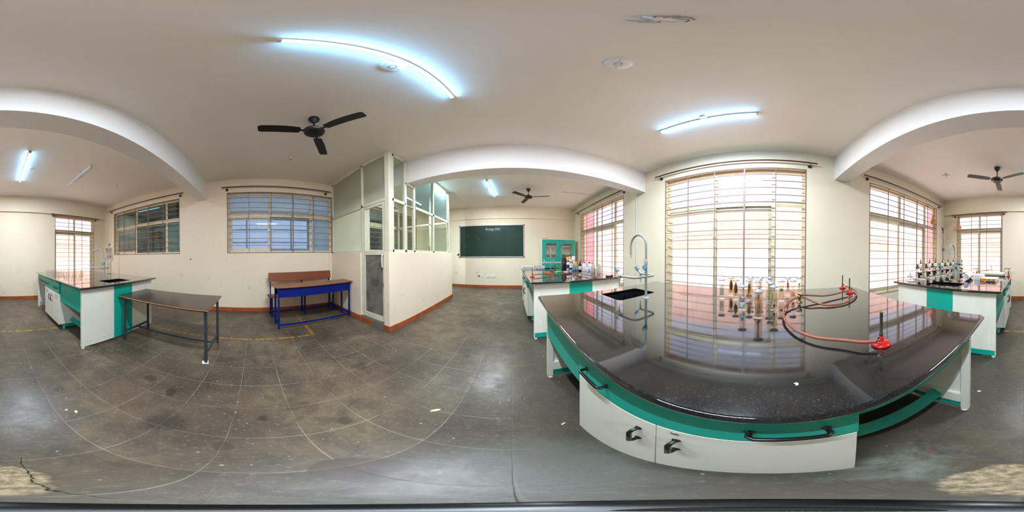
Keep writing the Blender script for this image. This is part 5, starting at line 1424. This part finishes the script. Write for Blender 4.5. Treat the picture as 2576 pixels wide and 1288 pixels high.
# local: +y faces the room
MB().lathe([(.0005, .0005), (.055, .0005), (.055, .008), (.0005, .010)], n=28).build('stand_base', M_STEEL, skl)
MB().tube([(0, -.035, .01), (0, -.035, .735), (0, -.01, .745), (0, .0, .735)], .004, 8).build('stand_rod', M_STEEL, skl)
MB().tube(bez([(-.055, -.03, .715), (-.05, -.035, .74), (0, -.035, .748), (.05, -.035, .74), (.05, -.03, .72)], 5), .0022, 6).build('stand_hook', M_STEEL, skl)
b = MB(); b.ball((0, -.004, .684), .040, 18, (.82, 1.05, .92)); b.box(-.016, .016, .020, .034, .636, .662); b.ball((0, .018, .645), .020, 10, (.9, 1, .8))
sku = b.build('skull', M_BONE, skl)
e = MB(); e.ball((-.014, .034, .678), .0085, 10); e.ball((.014, .034, .678), .0085, 10); e.ball((0, .037, .664), .005, 8); e.build('eye_socket', mat('socket_dark', (58, 44, 36), .8), sku)
b = MB(); b.box(-.012, .012, .032, .037, .646, .650); b.build('teeth', M_WPLASTIC, sku)
b = MB()
for i in range(24): b.ball((0, -.012 - .010 * math.sin(i / 24 * PI * 2), .405 + i * .0095), .0062, 7, (1.2, 1, .7))
b.build('spine', M_BONE, skl)
b = MB()
for i in range(10):
    z = .58 - i * .0145; w = .030 + .022 * math.sin(min(1, (i + 1.2) / 7) * PI * .6)
    for sx in (-1, 1):
        b.tube(bez([(0, -.022, z + .006), (sx * w, -.012, z + .002), (sx * w * 1.05, .016, z - .010), (sx * (.006 if i < 7 else .022), .034, z - .006 - (.004 if i > 6 else 0))], 5), .0026, 6)
b.build('rib_cage', M_BONE, skl)
MB().box(-.006, .006, .032, .037, .50, .59).build('breastbone', M_BONE, skl)
b = MB()
for sx in (-1, 1): b.tube([(sx * .008, .028, .592), (sx * .062, .0, .598)], .0035, 7); b.prism([(sx * .022, .50), (sx * .055, .585), (sx * .03, .59)] if sx < 0 else [(.03, .59), (.055, .585), (.022, .50)], -.026, -.022, ax='y')
b.build('shoulder_girdle', M_BONE, skl)
for sx in (-1, 1):
    b = MB(); b.ball((sx * .064, 0, .588), .009, 8); b.tube([(sx * .064, 0, .585), (sx * .074, .0, .475)], [.0052, .0045], 8); b.ball((sx * .074, 0, .472), .0065, 8)
    b.tube([(sx * .070, .002, .47), (sx * .076, .010, .375)], .0032, 7); b.tube([(sx * .079, 0, .47), (sx * .084, .008, .375)], .0032, 7)
    for k in range(4): b.tube([(sx * (.074 + .004 * k), .010, .37), (sx * (.071 + .006 * k), .014, .335), (sx * (.071 + .006 * k), .018, .308 + .003 * abs(k - 1.5))], .0021, 6)
    b.tube([(sx * .073, .012, .368), (sx * .062, .022, .338)], .0024, 6)
    b.build('arm', M_BONE, skl)
b = MB()
for sx in (-1, 1):
    b.ball((sx * .032, -.004, .405), .030, 12, (.85, .35, 1.0), Matrix.Rotation(sx * .35, 3, 'Y')); b.tube([(sx * .03, .008, .378), (sx * .016, .020, .362), (0, .022, .366)], .006, 8)
    b.tube(arc((sx * .020, .010, .352), .011, 0, 360, 12, 'xz')[:-1], .0035, 6, closed=True)
b.build('pelvis', M_BONE, skl)
for sx in (-1, 1):
    b = MB(); b.ball((sx * .042, 0, .372), .010, 8); b.tube([(sx * .044, 0, .37), (sx * .048, .002, .36), (sx * .034, .004, .212)], [.007, .007, .006], 9); b.ball((sx * .034, .004, .208), .011, 9)
    b.tube([(sx * .033, .004, .20), (sx * .032, .0, .055)], [.006, .0045], 8); b.tube([(sx * .042, .0, .20), (sx * .040, -.002, .055)], .0028, 6)
    b.ball((sx * .034, -.006, .046), .008, 8)
    for k in range(5): b.tube([(sx * .034, -.004, .044), (sx * (.028 + .005 * k), .030, .032), (sx * (.026 + .006 * k), .058, .024)], .0028, 6)
    b.build('leg', M_BONE, skl)
for P, Q, r in (((.05, .012, .585), (.066, .006, .50), .007), ((-.030, .012, .43), (-.036, .010, .385), .011), ((-.040, .006, .27), (-.036, .008, .215), .007), ((.070, .004, .585), (.073, .004, .55), .007)):
    MB().tube([P, tuple((p + q) / 2 for p, q in zip(P, Q)), Q], [r * .4, r, r * .3], 8).build('muscle_patch', M_MUS, skl)

# ------------------------------------------------------------------ small fittings on the left wall, floor bits
cd = MB(); cd.tube([(XL + .012, -4.12, .10), (XL + .012, -4.12, 1.40)], .009, 8)
tag(cd.build('conduit', M_WPLASTIC), 'thin vertical conduit below the dark barred window beside the skeleton', 'conduit')
jb = MB(); jb.lathe([(.0005, 0), (.022, 0), (.022, .012), (.014, .03), (.0005, .032)], n=16, M=Vector((1, 0, 0)).to_track_quat('Z', 'Y').to_matrix())
o = jb.build('cable_gland', M_BLACKPL); o.location = (XL + .0008, -4.12, 1.42); tag(o, 'small black cable gland on top of the thin conduit at the window corner', 'cable gland')
hw_ = MB().lathe([(.0005, 0), (.016, 0), (.018, .002), (.012, .006), (.0005, .004)], n=14, M=Vector((1, 0, 0)).to_track_quat('Z', 'Y').to_matrix())
o = hw_.build('wall_plug', mat('dark_plug', (56, 50, 44), .6)); o.location = (XL + .0006, -1.555, 1.247); tag(o, 'single dark round plug in the wall between the two barred windows', 'wall plug')
cs = thing('camera_stand_base', 'black round foot of the camera stand on the floor', 'camera stand', (.018, -.012, 0))
MB().lathe([(.0005, .0005), (.078, .0005), (.082, .004), (.078, .010), (.03, .016), (.0005, .016)], n=40).build('foot_disc', M_BLACKPL, cs)
MB().lathe([(.02, .0155), (.018, .02), (.0005, .02)], n=20).build('socket', mat('dark_rubber', (12, 12, 13), .7), cs)
def scrap(x, y, w, d, rz, m, label, name='paper_scrap'):
    p = [(-w, -d * .6), (-w * .2, -d), (w * .7, -d * .7), (w, d * .1), (w * .3, d), (-w * .6, d * .7)]
    o = MB().prism(p, .0004, .0016).build(name, m); o.location = (x, y, 0); o.rotation_euler = (0, 0, rz); tag(o, label, 'scrap')
M_SCR = mat('cream_scrap', (222, 206, 160), .8); M_SCR2 = mat('white_scrap', (226, 220, 206), .8)
scrap(-.424, .824, .035, .012, .8, M_SCR, 'cream coloured husk lying on the bare floor in front of the cabin', 'husk_scrap')
scrap(.315, -1.165, .016, .010, .3, M_SCR2, 'white paper scrap on the floor between the two benches')
scrap(-.384, -.878, .011, .008, .2, M_SCR, 'small round cream scrap on the floor beside the leaf shaped one')
scrap(-.426, -.836, .018, .009, 1.2, M_SCR, 'leaf shaped cream scrap on the floor near the bright reflection')
scrap(.27, -.44, .030, .012, -.4, mat('reddish_leaf', (112, 76, 66), .8), 'reddish dry leaf on the greenish floor stain beside the nearest bench', 'dry_leaf')
scrap(.24, .73, .018, .006, .6, M_SCR, 'thin cream straw scrap on the floor beside the white bench doors', 'straw_scrap')
